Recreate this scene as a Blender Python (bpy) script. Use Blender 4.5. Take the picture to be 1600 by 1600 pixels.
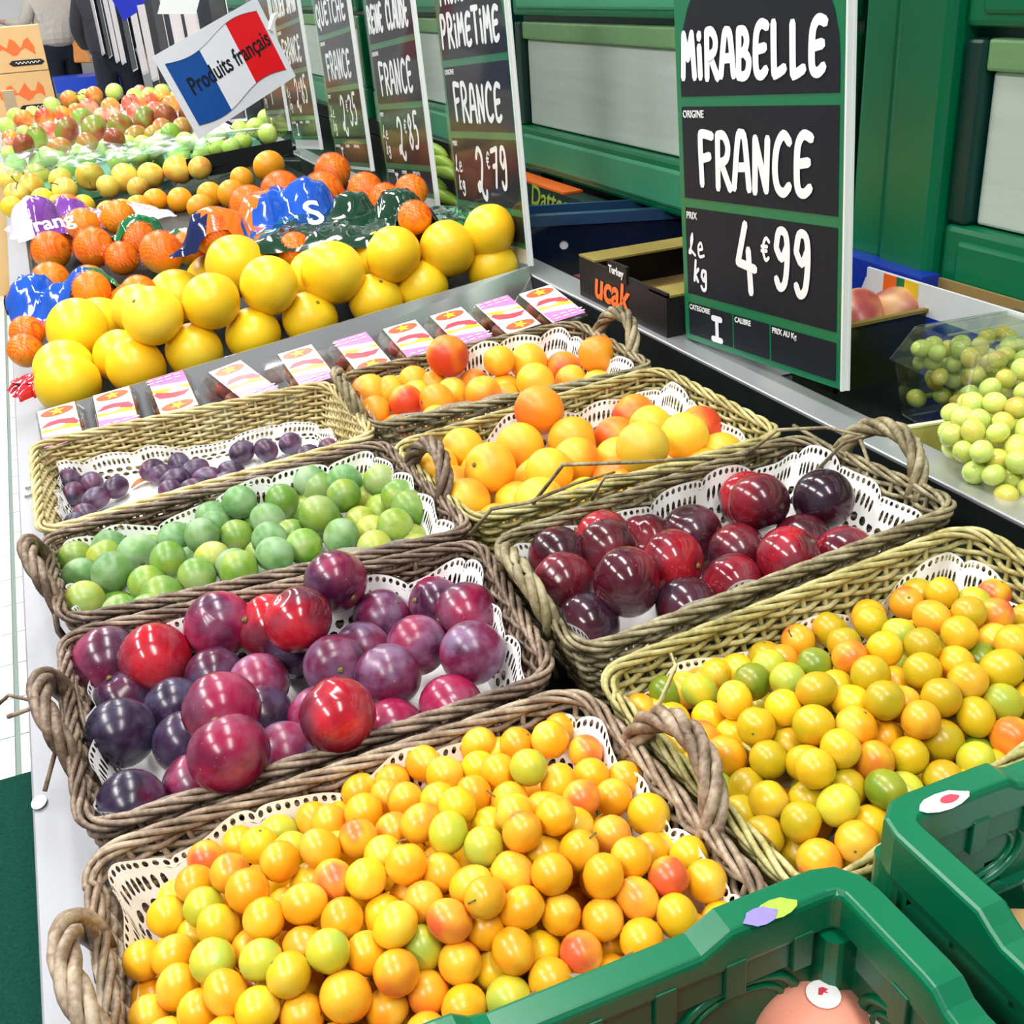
import bpy, bmesh, math, random
import numpy as np
from mathutils import Vector, Matrix, Quaternion, noise as mnoise

for o in list(bpy.data.objects):
    bpy.data.objects.remove(o, do_unlink=True)
SC = bpy.context.scene
COL = SC.collection
random.seed(7)
RNG = np.random.default_rng(11)

# ------------------------------------------------------------------ camera
# hand-held phone, 1.42 m above the floor, looking down along the fruit stand
FPX = 1728.4
ROT = np.array([[0.91875636, -0.3896174, -0.06391427],
                [-0.22562569, -0.38526143, -0.8947998],
                [0.32400587, 0.8365237, -0.44186909]])      # world -> camera (x right, y down, z forward)
CAM = np.array([0.0, 0.0, 1.42])
cam_data = bpy.data.cameras.new('camera')
cam = bpy.data.objects.new('camera', cam_data)
COL.objects.link(cam)
cam_data.sensor_width = 36.0
cam_data.lens = FPX / 1600 * 36.0
cam_data.clip_start = 0.02
cam_data.clip_end = 60
m = Matrix.Identity(4)
for i in range(3):
    m[i][0] = ROT[0][i]
    m[i][1] = -ROT[1][i]
    m[i][2] = -ROT[2][i]
    m[i][3] = CAM[i]
cam.matrix_world = m
SC.camera = cam

# ------------------------------------------------------------------ light and exposure
w = bpy.data.worlds.new('store_light')
SC.world = w
w.use_nodes = True
bg = w.node_tree.nodes['Background']
bg.inputs[0].default_value = (0.93, 0.97, 1.0, 1)
bg.inputs[1].default_value = 0.27
SC.view_settings.view_transform = 'Standard'
SC.view_settings.look = 'None'
SC.view_settings.gamma = 1.0
SC.view_settings.use_curve_mapping = False
SC.view_settings.exposure = 0.20


def area(name, loc, sx, sy, power, col=(1, 1, 1), rot=(0, 0, 0)):
    L = bpy.data.lights.new(name, 'AREA')
    L.shape = 'RECTANGLE'
    L.size, L.size_y = sx, sy
    L.energy = power
    L.color = col
    o = bpy.data.objects.new(name, L)
    o.location = loc
    o.rotation_euler = rot
    COL.objects.link(o)
    return o


# fluorescent ceiling luminaires of the store
for ix, x in enumerate((-1.5, 0.35, 3.2)):
    for y in (-0.6, 1.5, 3.9, 6.5, 9.2, 12.0):
        area('ceiling_lamp_light', (x, y, 3.16), 0.22, 1.5, (54, 35, 26)[ix], (1.0, 0.99, 0.96))

# ------------------------------------------------------------------ helpers: geometry of the place
U = 0.62
XL = -0.128                     # outer left edge of the stand
TT = math.tan(math.radians(6))  # the deck rises towards the cabinets
ZE = 0.80


def deck(x):
    return ZE + TT * (x - XL)


def ray(px, py):
    return ROT.T @ np.array([px - 800.0, py - 800.0, FPX])


def onst(p, h=0.0):
    d = ray(*p)
    t = (ZE + h - TT * XL - CAM[2]) / (d[2] - TT * d[0])
    return CAM + t * d


def onx(p, x):
    d = ray(*p)
    return CAM + d * (x / d[0])


def onz(p, z):
    d = ray(*p)
    return CAM + d * ((z - CAM[2]) / d[2])


def ony(p, y):
    d = ray(*p)
    return CAM + d * (y / d[1])


def depth(wp):
    return float((ROT @ (np.asarray(wp) - CAM))[2])


# ------------------------------------------------------------------ helpers: objects
def link(o, parent=None):
    COL.objects.link(o)
    if parent is not None:
        o.parent = parent
    return o


def empty(name, loc, label=None, cat=None, group=None, kind=None, rz=0):
    o = bpy.data.objects.new(name, None)
    o.location = loc
    o.rotation_euler = (0, 0, rz)
    o.empty_display_size = 0.02
    COL.objects.link(o)
    tag(o, label, cat, group, kind)
    return o


def tag(o, label=None, cat=None, group=None, kind=None):
    if label:
        o['label'] = label
    if cat:
        o['category'] = cat
    if group:
        o['group'] = group
    if kind:
        o['kind'] = kind
    return o


def mesh(name, verts, faces, mats=None, smooth=False, fm=None):
    me = bpy.data.meshes.new(name)
    me.from_pydata([tuple(v) for v in verts], [], faces)
    if mats is not None:
        for mm in (mats if isinstance(mats, (list, tuple)) else [mats]):
            me.materials.append(mm)
    if smooth:
        me.polygons.foreach_set('use_smooth', [True] * len(me.polygons))
    if fm is not None:
        me.polygons.foreach_set('material_index', fm)
    me.update()
    return me


def obj(name, me, parent=None, loc=(0, 0, 0), rot=None):
    o = bpy.data.objects.new(name, me)
    o.location = loc
    if rot is not None:
        o.rotation_euler = rot
    return link(o, parent)


class MB:
    """collects simple shapes into one mesh"""

    def __init__(self):
        self.v, self.f = [], []

    def add(self, verts, faces):
        n = len(self.v)
        self.v += [tuple(p) for p in verts]
        self.f += [tuple(i + n for i in fc) for fc in faces]
        return self

    def box(self, a, b):
        x0, y0, z0 = a
        x1, y1, z1 = b
        return self.add([(x0, y0, z0), (x1, y0, z0), (x1, y1, z0), (x0, y1, z0), (x0, y0, z1), (x1, y0, z1), (x1, y1, z1), (x0, y1, z1)],
                        [(0, 3, 2, 1), (4, 5, 6, 7), (0, 1, 5, 4), (1, 2, 6, 5), (2, 3, 7, 6), (3, 0, 4, 7)])

    def hexa(self, p):
        return self.add(p, [(0, 3, 2, 1), (4, 5, 6, 7), (0, 1, 5, 4), (1, 2, 6, 5), (2, 3, 7, 6), (3, 0, 4, 7)])

    def tube(self, pts, rad, n=6, closed=False, cap=True):
        pts = np.asarray(pts, float)
        k = len(pts)
        rad = np.broadcast_to(np.asarray(rad, float), (k,))
        if closed:
            tan = np.roll(pts, -1, 0) - np.roll(pts, 1, 0)
        else:
            tan = np.gradient(pts, axis=0)
        tan /= np.linalg.norm(tan, axis=1)[:, None] + 1e-12
        up = np.tile(np.array([0.0, 0.0, 1.0]), (k, 1))
        bad = np.abs(tan[:, 2]) > 0.9
        up[bad] = (0.0, 1.0, 0.0) if not bad.all() else (1.0, 0.0, 0.0)
        if bad.any() and not bad.all():
            # carry one frame along the path
            ref = np.array([0.31, 0.87, 0.38])
            up = np.tile(ref, (k, 1))
        e1 = np.cross(tan, up)
        e1 /= np.linalg.norm(e1, axis=1)[:, None] + 1e-12
        e2 = np.cross(tan, e1)
        a = np.arange(n) * 2 * np.pi / n
        ring = pts[:, None, :] + rad[:, None, None] * (np.cos(a)[None, :, None] * e1[:, None, :] + np.sin(a)[None, :, None] * e2[:, None, :])
        base = len(self.v)
        self.v += [tuple(q) for q in ring.reshape(-1, 3)]
        last = k if closed else k - 1
        for i in range(last):
            j = (i + 1) % k
            for q in range(n):
                r = (q + 1) % n
                self.f.append((base + i * n + q, base + i * n + r, base + j * n + r, base + j * n + q))
        if cap and not closed:
            self.f.append(tuple(base + q for q in range(n))[::-1])
            self.f.append(tuple(base + (k - 1) * n + q for q in range(n)))
        return self

    def build(self, name, mat, parent=None, loc=(0, 0, 0), smooth=False, rel=None):
        v = self.v
        if rel is not None:
            v = [(p[0] - rel[0], p[1] - rel[1], p[2] - rel[2]) for p in v]
        return obj(name, mesh(name, v, self.f, mat, smooth), parent, loc)


def bevel(o, wid=0.002, seg=2, ang=35):
    md = o.modifiers.new('bevel', 'BEVEL')
    md.width = wid
    md.segments = seg
    md.limit_method = 'ANGLE'
    md.angle_limit = math.radians(ang)
    return o


# ------------------------------------------------------------------ helpers: materials
def new_mat(name):
    mm = bpy.data.materials.new(name)
    mm.use_nodes = True
    nt = mm.node_tree
    b = nt.nodes['Principled BSDF']
    return mm, nt, b


def rgba(c):
    return (c[0], c[1], c[2], 1)


def srgb(r, g, b):
    def l(c):
        c /= 255.0
        return c / 12.92 if c <= 0.04045 else ((c + 0.055) / 1.055) ** 2.4
    return (l(r), l(g), l(b))


def plain(name, col, rough=0.5, metal=0.0, spec=0.5, var=0.0, scale=20.0, bump=0.0, coat=0.0, stretch=None):
    mm, nt, b = new_mat(name)
    b.inputs['Roughness'].default_value = rough
    b.inputs['Metallic'].default_value = metal
    b.inputs['Specular IOR Level'].default_value = spec
    b.inputs['Coat Weight'].default_value = coat
    b.inputs['Base Color'].default_value = rgba(col)
    if var > 0 or bump > 0:
        tc = nt.nodes.new('ShaderNodeTexCoord')
        mp = nt.nodes.new('ShaderNodeMapping')
        nt.links.new(tc.outputs['Object'], mp.inputs[0])
        if stretch:
            mp.inputs['Scale'].default_value = stretch
        nz = nt.nodes.new('ShaderNodeTexNoise')
        nz.inputs['Scale'].default_value = scale
        nz.inputs['Detail'].default_value = 5
        nt.links.new(mp.outputs[0], nz.inputs['Vector'])
        if var > 0:
            mx = nt.nodes.new('ShaderNodeMix')
            mx.data_type = 'RGBA'
            mx.inputs[6].default_value = rgba([c * (1 - var) for c in col])
            mx.inputs[7].default_value = rgba([min(1, c * (1 + var)) for c in col])
            nt.links.new(nz.outputs['Fac'], mx.inputs[0])
            nt.links.new(mx.outputs[2], b.inputs['Base Color'])
        if bump > 0:
            bp = nt.nodes.new('ShaderNodeBump')
            bp.inputs['Strength'].default_value = bump
            bp.inputs['Distance'].default_value = 0.002
            nt.links.new(nz.outputs['Fac'], bp.inputs['Height'])
            nt.links.new(bp.outputs[0], b.inputs['Normal'])
    return mm


def clear(name, tint=(1, 1, 1), gloss=0.12, rough=0.05):
    """thin clear plastic or acrylic: see-through film with a glossy skin"""
    mm = bpy.data.materials.new(name)
    mm.use_nodes = True
    nt = mm.node_tree
    nt.nodes.clear()
    out = nt.nodes.new('ShaderNodeOutputMaterial')
    tr = nt.nodes.new('ShaderNodeBsdfTransparent')
    tr.inputs[0].default_value = rgba(tint)
    gl = nt.nodes.new('ShaderNodeBsdfGlossy')
    gl.inputs['Roughness'].default_value = rough
    fr = nt.nodes.new('ShaderNodeLayerWeight')
    fr.inputs[0].default_value = 0.5
    pw = nt.nodes.new('ShaderNodeMath')
    pw.operation = 'POWER'
    pw.inputs[1].default_value = 4.0
    nt.links.new(fr.outputs['Facing'], pw.inputs[0])
    ad = nt.nodes.new('ShaderNodeMath')
    ad.operation = 'MULTIPLY_ADD'
    ad.use_clamp = True
    ad.inputs[1].default_value = 0.45
    ad.inputs[2].default_value = gloss
    nt.links.new(pw.outputs[0], ad.inputs[0])
    mx = nt.nodes.new('ShaderNodeMixShader')
    nt.links.new(ad.outputs[0], mx.inputs[0])
    nt.links.new(tr.outputs[0], mx.inputs[1])
    nt.links.new(gl.outputs[0], mx.inputs[2])
    nt.links.new(mx.outputs[0], out.inputs[0])
    return mm


def skin_mat(name, c1, c2, c3=None, blush=0.5, rough=0.3, bloom=0.0, bloom_col=(0.6, 0.6, 0.75), speck=0.0, scale=1.6, sss=0.0, bump=0.03, dv=0.12, lo=0.42, hi=0.62):
    """fruit skin: c1 ground colour, c2 second colour in soft patches, c3 blush from one side, bloom a waxy film"""
    mm, nt, b = new_mat(name)
    N, L = nt.nodes, nt.links
    tc = N.new('ShaderNodeTexCoord')
    oi = N.new('ShaderNodeObjectInfo')
    mul = N.new('ShaderNodeMath')
    mul.operation = 'MULTIPLY'
    mul.inputs[1].default_value = 57.3
    L.new(oi.outputs['Random'], mul.inputs[0])
    cmb = N.new('ShaderNodeCombineXYZ')
    for i in range(3):
        L.new(mul.outputs[0], cmb.inputs[i])
    ad = N.new('ShaderNodeVectorMath')
    ad.operation = 'ADD'
    L.new(tc.outputs['Generated'], ad.inputs[0])
    L.new(cmb.outputs[0], ad.inputs[1])

    def noise(sc, det=3):
        n = N.new('ShaderNodeTexNoise')
        n.inputs['Scale'].default_value = sc
        n.inputs['Detail'].default_value = det
        L.new(ad.outputs[0], n.inputs['Vector'])
        return n

    def ramp(src, lo, hi):
        r = N.new('ShaderNodeMapRange')
        r.interpolation_type = 'SMOOTHSTEP'
        r.inputs['From Min'].default_value = lo
        r.inputs['From Max'].default_value = hi
        L.new(src, r.inputs['Value'])
        return r.outputs[0]

    def mix(fac, a, bb):
        x = N.new('ShaderNodeMix')
        x.data_type = 'RGBA'
        L.new(fac, x.inputs[0])
        for k, s in ((6, a), (7, bb)):
            if isinstance(s, tuple):
                x.inputs[k].default_value = rgba(s)
            else:
                L.new(s, x.inputs[k])
        return x.outputs[2]

    col = mix(ramp(noise(scale).outputs['Fac'], lo, hi), tuple(c1), tuple(c2))
    if c3 is not None:
        f = ramp(noise(scale * 0.7, 2).outputs['Fac'], 0.62 - 0.3 * blush, 0.82 - 0.3 * blush)
        col = mix(f, col, tuple(c3))
    if speck > 0:
        v = N.new('ShaderNodeTexNoise')
        v.inputs['Scale'].default_value = 34
        v.inputs['Detail'].default_value = 2
        L.new(ad.outputs[0], v.inputs['Vector'])
        f = ramp(v.outputs['Fac'], 0.73 - 0.08 * speck, 0.80)
        col = mix(f, col, (0.42, 0.14, 0.03) if bloom == 0 else (0.55, 0.30, 0.25))
    if bloom > 0:
        f1 = N.new('ShaderNodeMath')
        f1.operation = 'MULTIPLY'
        f1.inputs[1].default_value = bloom
        L.new(ramp(noise(2.6, 4).outputs['Fac'], 0.38, 0.68), f1.inputs[0])
        col = mix(f1.outputs[0], col, tuple(bloom_col))
    hs = N.new('ShaderNodeHueSaturation')
    L.new(col, hs.inputs['Color'])
    mr = N.new('ShaderNodeMapRange')
    mr.inputs['To Min'].default_value = 1 - dv
    mr.inputs['To Max'].default_value = 1 + dv
    L.new(oi.outputs['Random'], mr.inputs['Value'])
    L.new(mr.outputs[0], hs.inputs['Value'])
    L.new(hs.outputs[0], b.inputs['Base Color'])
    b.inputs['Roughness'].default_value = rough
    if sss > 0:
        b.inputs['Subsurface Weight'].default_value = sss
        b.inputs['Subsurface Radius'].default_value = (0.010, 0.006, 0.003)
        b.inputs['Subsurface Scale'].default_value = 0.6
    if bump > 0:
        bp = N.new('ShaderNodeBump')
        bp.inputs['Strength'].default_value = bump
        bp.inputs['Distance'].default_value = 0.004
        L.new(noise(9, 3).outputs['Fac'], bp.inputs['Height'])
        L.new(bp.outputs[0], b.inputs['Normal'])
    return mm
# ------------------------------------------------------------------ materials of the place
STEEL = plain('brushed_steel', (0.60, 0.60, 0.63), 0.32, 0.75, 0.5, 0.10, 14, 0.02, stretch=(1, 0.2, 1))
STEEL_LIP = plain('worn_pale_steel', (0.27, 0.275, 0.30), 0.42, 0.25, 0.5, 0.10, 9, 0.03)
STEEL_MIRROR = plain('polished_steel', (0.80, 0.80, 0.81), 0.14, 0.9, 0.5, 0.12, 6)
BLACK_TRAY = plain('black_coated_tray', (0.007, 0.010, 0.010), 0.5, 0.0, 0.15, 0.3, 30)
BLACK_SHELF = plain('black_gloss_shelf', (0.010, 0.014, 0.012), 0.12, 0.0, 0.6, 0.3, 12)
TILE = plain('pale_floor_tile', (0.62, 0.68, 0.65), 0.25, 0.0, 0.5, 0.05, 12)
GROUT = plain('grey_green_grout', (0.20, 0.26, 0.23), 0.9)
MAT_GREEN = plain('dark_green_carpet', (0.004, 0.045, 0.030), 0.95, 0.0, 0.1, 0.6, 160, 0.8)
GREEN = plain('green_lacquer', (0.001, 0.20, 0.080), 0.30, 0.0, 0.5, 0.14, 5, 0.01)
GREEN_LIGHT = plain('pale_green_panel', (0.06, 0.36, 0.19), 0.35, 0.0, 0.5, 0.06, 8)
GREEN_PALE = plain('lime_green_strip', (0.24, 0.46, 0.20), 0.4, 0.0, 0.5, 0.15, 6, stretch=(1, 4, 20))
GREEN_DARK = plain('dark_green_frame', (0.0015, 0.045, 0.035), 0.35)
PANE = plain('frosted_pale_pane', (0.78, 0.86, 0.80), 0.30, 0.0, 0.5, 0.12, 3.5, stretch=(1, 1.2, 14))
NAVY_DARK = plain('dark_back_panel', (0.004, 0.010, 0.022), 0.5)
WHITE_PAINT = plain('white_paint', (0.8, 0.8, 0.82), 0.5, 0, 0.5, 0.03, 3)
PAPER = plain('white_paper', (0.82, 0.83, 0.84), 0.75, 0, 0.2)

# ------------------------------------------------------------------ floor, mat, walls
fl = MB().box((-7, -3, -0.05), (9, 16, -0.004)).build('floor', GROUT)
tag(fl, kind='structure')
tile_me = MB().box((0.0022, 0.0022, -0.012), (0.1528, 0.1528, 0.0)).build('tmp_tile', TILE)
tile_mesh = tile_me.data
bpy.data.objects.remove(tile_me)
for i in range(8):
    for j in range(36):
        x = -0.316 + 0.155 * (i - 6)
        # the long joint beside the stand is wider
        o = obj('tile', tile_mesh, fl, (x + (0.004 if i > 5 else -0.004), 1.92 + 0.1555 * j, 0))
# tiling beyond the picked-out pieces
far = MB().box((-7, 7.52, -0.02), (9, 15.9, -0.001)).build('far_floor_finish', TILE, fl)
mat_o = MB().box((-1.5, -0.9, -0.001), (XL + 0.12, 2.07, 0.012)).build('floor_mat', MAT_GREEN)
tag(mat_o, 'dark green floor mat lying on the tiles beside the steel stand', 'mat')
bevel(mat_o, 0.004)
wr = MB().box((1.52, -1.0, 0), (1.60, 15, 3.4)).build('wall_right', NAVY_DARK)
tag(wr, kind='structure')
wb = MB().box((-7, 15.0, 0), (9, 15.1, 3.4)).build('wall_back', WHITE_PAINT)
tag(wb, kind='structure')

# ------------------------------------------------------------------ display stand
Y0, Y1 = -0.25, 6.45
XR, XR2, ZR = 0.744, 0.794, 0.942
stand = empty('display_stand', (0.3, 3.2, 0), 'long steel market stand carrying baskets and loose fruit', 'display stand')
REL = (0.3, 3.2, 0)


def spart(mb, name, mat):
    return mb.build(name, mat, stand, rel=REL)


def sl(x, dz=0.0):
    return deck(x) + dz


spart(MB().hexa([(XL + .05, Y0, sl(XL + .05, -.012)), (XR, Y0, sl(XR, -.012)), (XR, Y1, sl(XR, -.012)), (XL + .05, Y1, sl(XL + .05, -.012)),
                 (XL + .05, Y0, sl(XL + .05)), (XR, Y0, sl(XR)), (XR, Y1, sl(XR)), (XL + .05, Y1, sl(XL + .05))]), 'deck', BLACK_TRAY)
lip = MB().hexa([(XL, Y0, ZE - .04), (XL + .052, Y0, sl(XL + .052, -.012)), (XL + .052, Y1, sl(XL + .052, -.012)), (XL, Y1, ZE - .04),
                 (XL, Y0, ZE), (XL + .052, Y0, sl(XL + .052, .002)), (XL + .052, Y1, sl(XL + .052, .002)), (XL, Y1, ZE)])
bevel(spart(lip, 'edge_lip', STEEL_LIP), 0.002)
spart(MB().box((XL + .03, Y0 + .02, 0.0), (0.78, Y1 - .02, ZE - .045)), 'plinth', STEEL)
spart(MB().box((XR - .003, Y0, sl(XR) - .02), (XR + .001, Y1, ZR - .004)), 'back_panel', BLACK_TRAY)
led = spart(MB().box((XR - .002, -0.3, ZR - .006), (XR2, Y1, ZR)), 'ledge', STEEL)
bevel(led, 0.0022, 3)
spart(MB().box((XR2 - .002, -0.3, .86), (XR2, Y1, ZR - .006)), 'ledge_back', BLACK_TRAY)
ZS = 0.905
rs = empty('rear_shelf', (1.1, 3.2, 0), 'black glossy rear shelf between the steel ledge and the cabinets', 'shelf')
MB().box((XR2 + .001, -0.3, ZS - .02), (1.45, Y1, ZS)).build('shelf_board', BLACK_SHELF, rs, rel=(1.1, 3.2, 0))
MB().box((0.92, Y0, 0), (1.40, Y1 - .02, ZS - .02)).build('shelf_plinth', BLACK_TRAY, rs, rel=(1.1, 3.2, 0))


def plate(p, q, drop, th, name, mat, lean=0.0):
    """upright sheet whose top edge runs from p to q"""
    p, q = np.array(p), np.array(q)
    d = (q - p) / np.linalg.norm((q - p)[:2])
    n = np.array([-d[1], d[0], 0]) * th
    a = p.copy(); a[2] = deck(p[0]) - .002 if drop is None else p[2] - drop
    b = q.copy(); b[2] = deck(q[0]) - .002 if drop is None else q[2] - drop
    a[1] -= lean
    b[1] -= lean
    return spart(MB().hexa([a, b, b + n, a + n, p, q, q + n, p + n]), name, mat)


plate((XL + .053, 1.728, deck(XL + .053) + .058), (XR - .004, 1.748, deck(XR) + .063), None, .003, 'divider', STEEL_MIRROR, .024)
PLEXI = clear('clear_divider_plastic', (0.86, 0.93, 0.88), 0.10, 0.04)
pa, pb = onst((40, 372), .075), onst((468, 236), .085)
plate(pa, pb, None, .004, 'divider', PLEXI)
pa, pb = onst((290, 249), .105), onst((455, 217), .11)
plate(pa, pb, .06, .004, 'divider', BLACK_TRAY)
pa, pb = onst((300, 262), .08), onst((462, 228), .085)
plate(pa, pb, .012, .004, 'divider', BLACK_TRAY)
# screws and a round white sticker on the steel lip
for p in ((45, 762), (44, 775)):
    c = onst(p, .001)
    a = np.arange(10) * 2 * np.pi / 10
    mb = MB()
    lo = [(c[0] + .005 * math.cos(t), c[1] + .005 * math.sin(t), deck(c[0])) for t in a]
    hi = [(c[0] + .004 * math.cos(t), c[1] + .004 * math.sin(t), deck(c[0]) + .004) for t in a]
    mb.add(lo + hi, [(i, (i + 1) % 10, 10 + (i + 1) % 10, 10 + i) for i in range(10)] + [tuple(range(10, 20))])
    spart(mb, 'screw', STEEL)
c = onst((61, 1254), .002)
a = np.arange(20) * 2 * np.pi / 20
st = MB().add([(c[0] + .0065 * math.cos(t), c[1] + .009 * math.sin(t), deck(c[0] + .0065 * math.cos(t)) + .0028) for t in a] +
              [(c[0] + .0065 * math.cos(t), c[1] + .009 * math.sin(t), deck(c[0] + .0065 * math.cos(t)) + .0020) for t in a],
              [tuple(range(20))] + [(i, i + 20, (i + 1) % 20 + 20, (i + 1) % 20) for i in range(20)])
spart(st, 'round_sticker', PAPER)

# ------------------------------------------------------------------ green cabinets behind the signs
XC = 1.05


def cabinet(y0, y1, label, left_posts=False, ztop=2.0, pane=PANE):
    e = empty('drawer_cabinet', (XC, (y0 + y1) / 2, 0.99), label, 'cabinet', 'green cabinets behind the stand')
    rel = (XC, (y0 + y1) / 2, 0.99)

    def part(mb, name, mat, parent=e, bv=0.003):
        o = mb.build(name, mat, parent, rel=rel)
        if bv:
            bevel(o, bv, 2)
        return o
    part(MB().box((XC + .03, y0, 0.99), (XC + .42, y1, ztop)), 'carcass', GREEN_DARK)
    part(MB().box((XC + .10, y0 + .02, ZS + .0006), (XC + .40, y1 - .02, 0.99)), 'plinth', NAVY_DARK)
    yy1 = y1
    if left_posts:
        part(MB().box((XC - .004, y1 - .072, .985), (XC + .06, y1, ztop)), 'post', GREEN, bv=.010)
        part(MB().box((XC - .014, y1 - .170, .980), (XC + .06, y1 - .074, ztop)), 'post', GREEN, bv=.010)
        yy1 = y1 - .173
    zb = .99
    s = .035
    while zb < ztop - .2:
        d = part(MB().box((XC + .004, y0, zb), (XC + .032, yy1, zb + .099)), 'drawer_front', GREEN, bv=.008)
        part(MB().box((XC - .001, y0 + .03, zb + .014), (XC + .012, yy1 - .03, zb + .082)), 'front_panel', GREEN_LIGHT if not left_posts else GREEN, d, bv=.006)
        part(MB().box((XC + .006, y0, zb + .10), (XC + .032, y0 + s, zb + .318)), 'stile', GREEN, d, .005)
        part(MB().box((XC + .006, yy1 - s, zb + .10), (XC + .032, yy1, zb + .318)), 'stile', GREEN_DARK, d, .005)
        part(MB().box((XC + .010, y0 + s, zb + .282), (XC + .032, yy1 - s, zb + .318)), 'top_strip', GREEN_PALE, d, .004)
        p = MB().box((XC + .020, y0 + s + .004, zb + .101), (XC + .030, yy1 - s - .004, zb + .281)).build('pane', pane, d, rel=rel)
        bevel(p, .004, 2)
        zb += .33
    return e


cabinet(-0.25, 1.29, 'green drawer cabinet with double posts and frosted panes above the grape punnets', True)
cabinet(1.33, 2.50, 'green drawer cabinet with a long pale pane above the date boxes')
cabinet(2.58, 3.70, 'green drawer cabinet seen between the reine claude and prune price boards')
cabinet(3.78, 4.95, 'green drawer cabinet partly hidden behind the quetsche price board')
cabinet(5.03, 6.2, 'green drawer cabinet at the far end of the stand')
# ------------------------------------------------------------------ wicker baskets with lace paper
def wicker(name, dark, mid, light):
    mm, nt, b = new_mat(name)
    N, L = nt.nodes, nt.links
    tc = N.new('ShaderNodeTexCoord')
    n1 = N.new('ShaderNodeTexNoise')
    n1.inputs['Scale'].default_value = 38
    n1.inputs['Detail'].default_value = 4
    L.new(tc.outputs['Object'], n1.inputs['Vector'])
    n2 = N.new('ShaderNodeTexNoise')
    n2.inputs['Scale'].default_value = 260
    L.new(tc.outputs['Object'], n2.inputs['Vector'])
    ad = N.new('ShaderNodeMath')
    ad.operation = 'MULTIPLY_ADD'
    ad.inputs[1].default_value = 0.35
    L.new(n2.outputs['Fac'], ad.inputs[0])
    mu = N.new('ShaderNodeMath')
    mu.operation = 'MULTIPLY'
    mu.inputs[1].default_value = 0.75
    L.new(n1.outputs['Fac'], mu.inputs[0])
    L.new(mu.outputs[0], ad.inputs[2])
    cr = N.new('ShaderNodeValToRGB')
    cr.color_ramp.elements[0].position = 0.36
    cr.color_ramp.elements[0].color = rgba(dark)
    cr.color_ramp.elements[1].position = 0.70
    cr.color_ramp.elements[1].color = rgba(light)
    e = cr.color_ramp.elements.new(0.53)
    e.color = rgba(mid)
    L.new(ad.outputs[0], cr.inputs[0])
    L.new(cr.outputs[0], b.inputs['Base Color'])
    b.inputs['Roughness'].default_value = 0.5
    return mm


W_STRAW = wicker('pale_straw_wicker', (0.289, 0.204, 0.068), (0.510, 0.408, 0.170), (0.680, 0.595, 0.323))
W_BROWN = wicker('brown_wicker', (0.050, 0.029, 0.017), (0.151, 0.097, 0.065), (0.346, 0.259, 0.187))
W_TAN = wicker('tan_wicker', (0.089, 0.056, 0.033), (0.237, 0.163, 0.107), (0.444, 0.355, 0.252))
W_OLIVE = wicker('grey_olive_wicker', (0.064, 0.050, 0.022), (0.200, 0.160, 0.080), (0.384, 0.336, 0.200))
W_LIME = wicker('pale_olive_wicker', (0.164, 0.131, 0.041), (0.377, 0.328, 0.115), (0.558, 0.508, 0.246))
LACE = plain('white_lace_paper', (0.88, 0.88, 0.86), 0.8, 0, 0.15, 0.03, 40)


def ring_pts(quad, n, rc=0.03):
    """n points, evenly spaced, on the rounded outline of a four-cornered loop; also outward normals and corner-free param"""
    q = np.asarray(quad, float)
    cs = []
    for i in range(4):
        a, b, c = q[i - 1], q[i], q[(i + 1) % 4]
        u = (a - b) / np.linalg.norm(a - b)
        v = (c - b) / np.linalg.norm(c - b)
        p0, p1 = b + u * rc, b + v * rc
        for t in np.linspace(0, 1, 7):
            cs.append((1 - t) ** 2 * p0 + 2 * t * (1 - t) * b + t * t * p1)
    cs = np.array(cs)
    nx = np.roll(cs, -1, 0)
    seg = np.linalg.norm(nx - cs, axis=1)
    cum = np.concatenate([[0], np.cumsum(seg)])
    s = np.linspace(0, cum[-1], n, endpoint=False)
    idx = np.clip(np.searchsorted(cum, s, 'right') - 1, 0, len(cs) - 1)
    t = (s - cum[idx]) / seg[idx]
    P = cs[idx] * (1 - t)[:, None] + nx[idx] * t[:, None]
    T = np.roll(P, -1, 0) - np.roll(P, 1, 0)
    T /= np.linalg.norm(T, axis=1)[:, None]
    Nn = np.cross(T, np.array([0, 0, 1.0]))
    Nn /= np.linalg.norm(Nn, axis=1)[:, None]
    c = q.mean(0)
    if ((P - c) * Nn).sum() < 0:
        Nn = -Nn
    return P, Nn, T, cum[-1]


class Basket:
    pass


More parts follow.
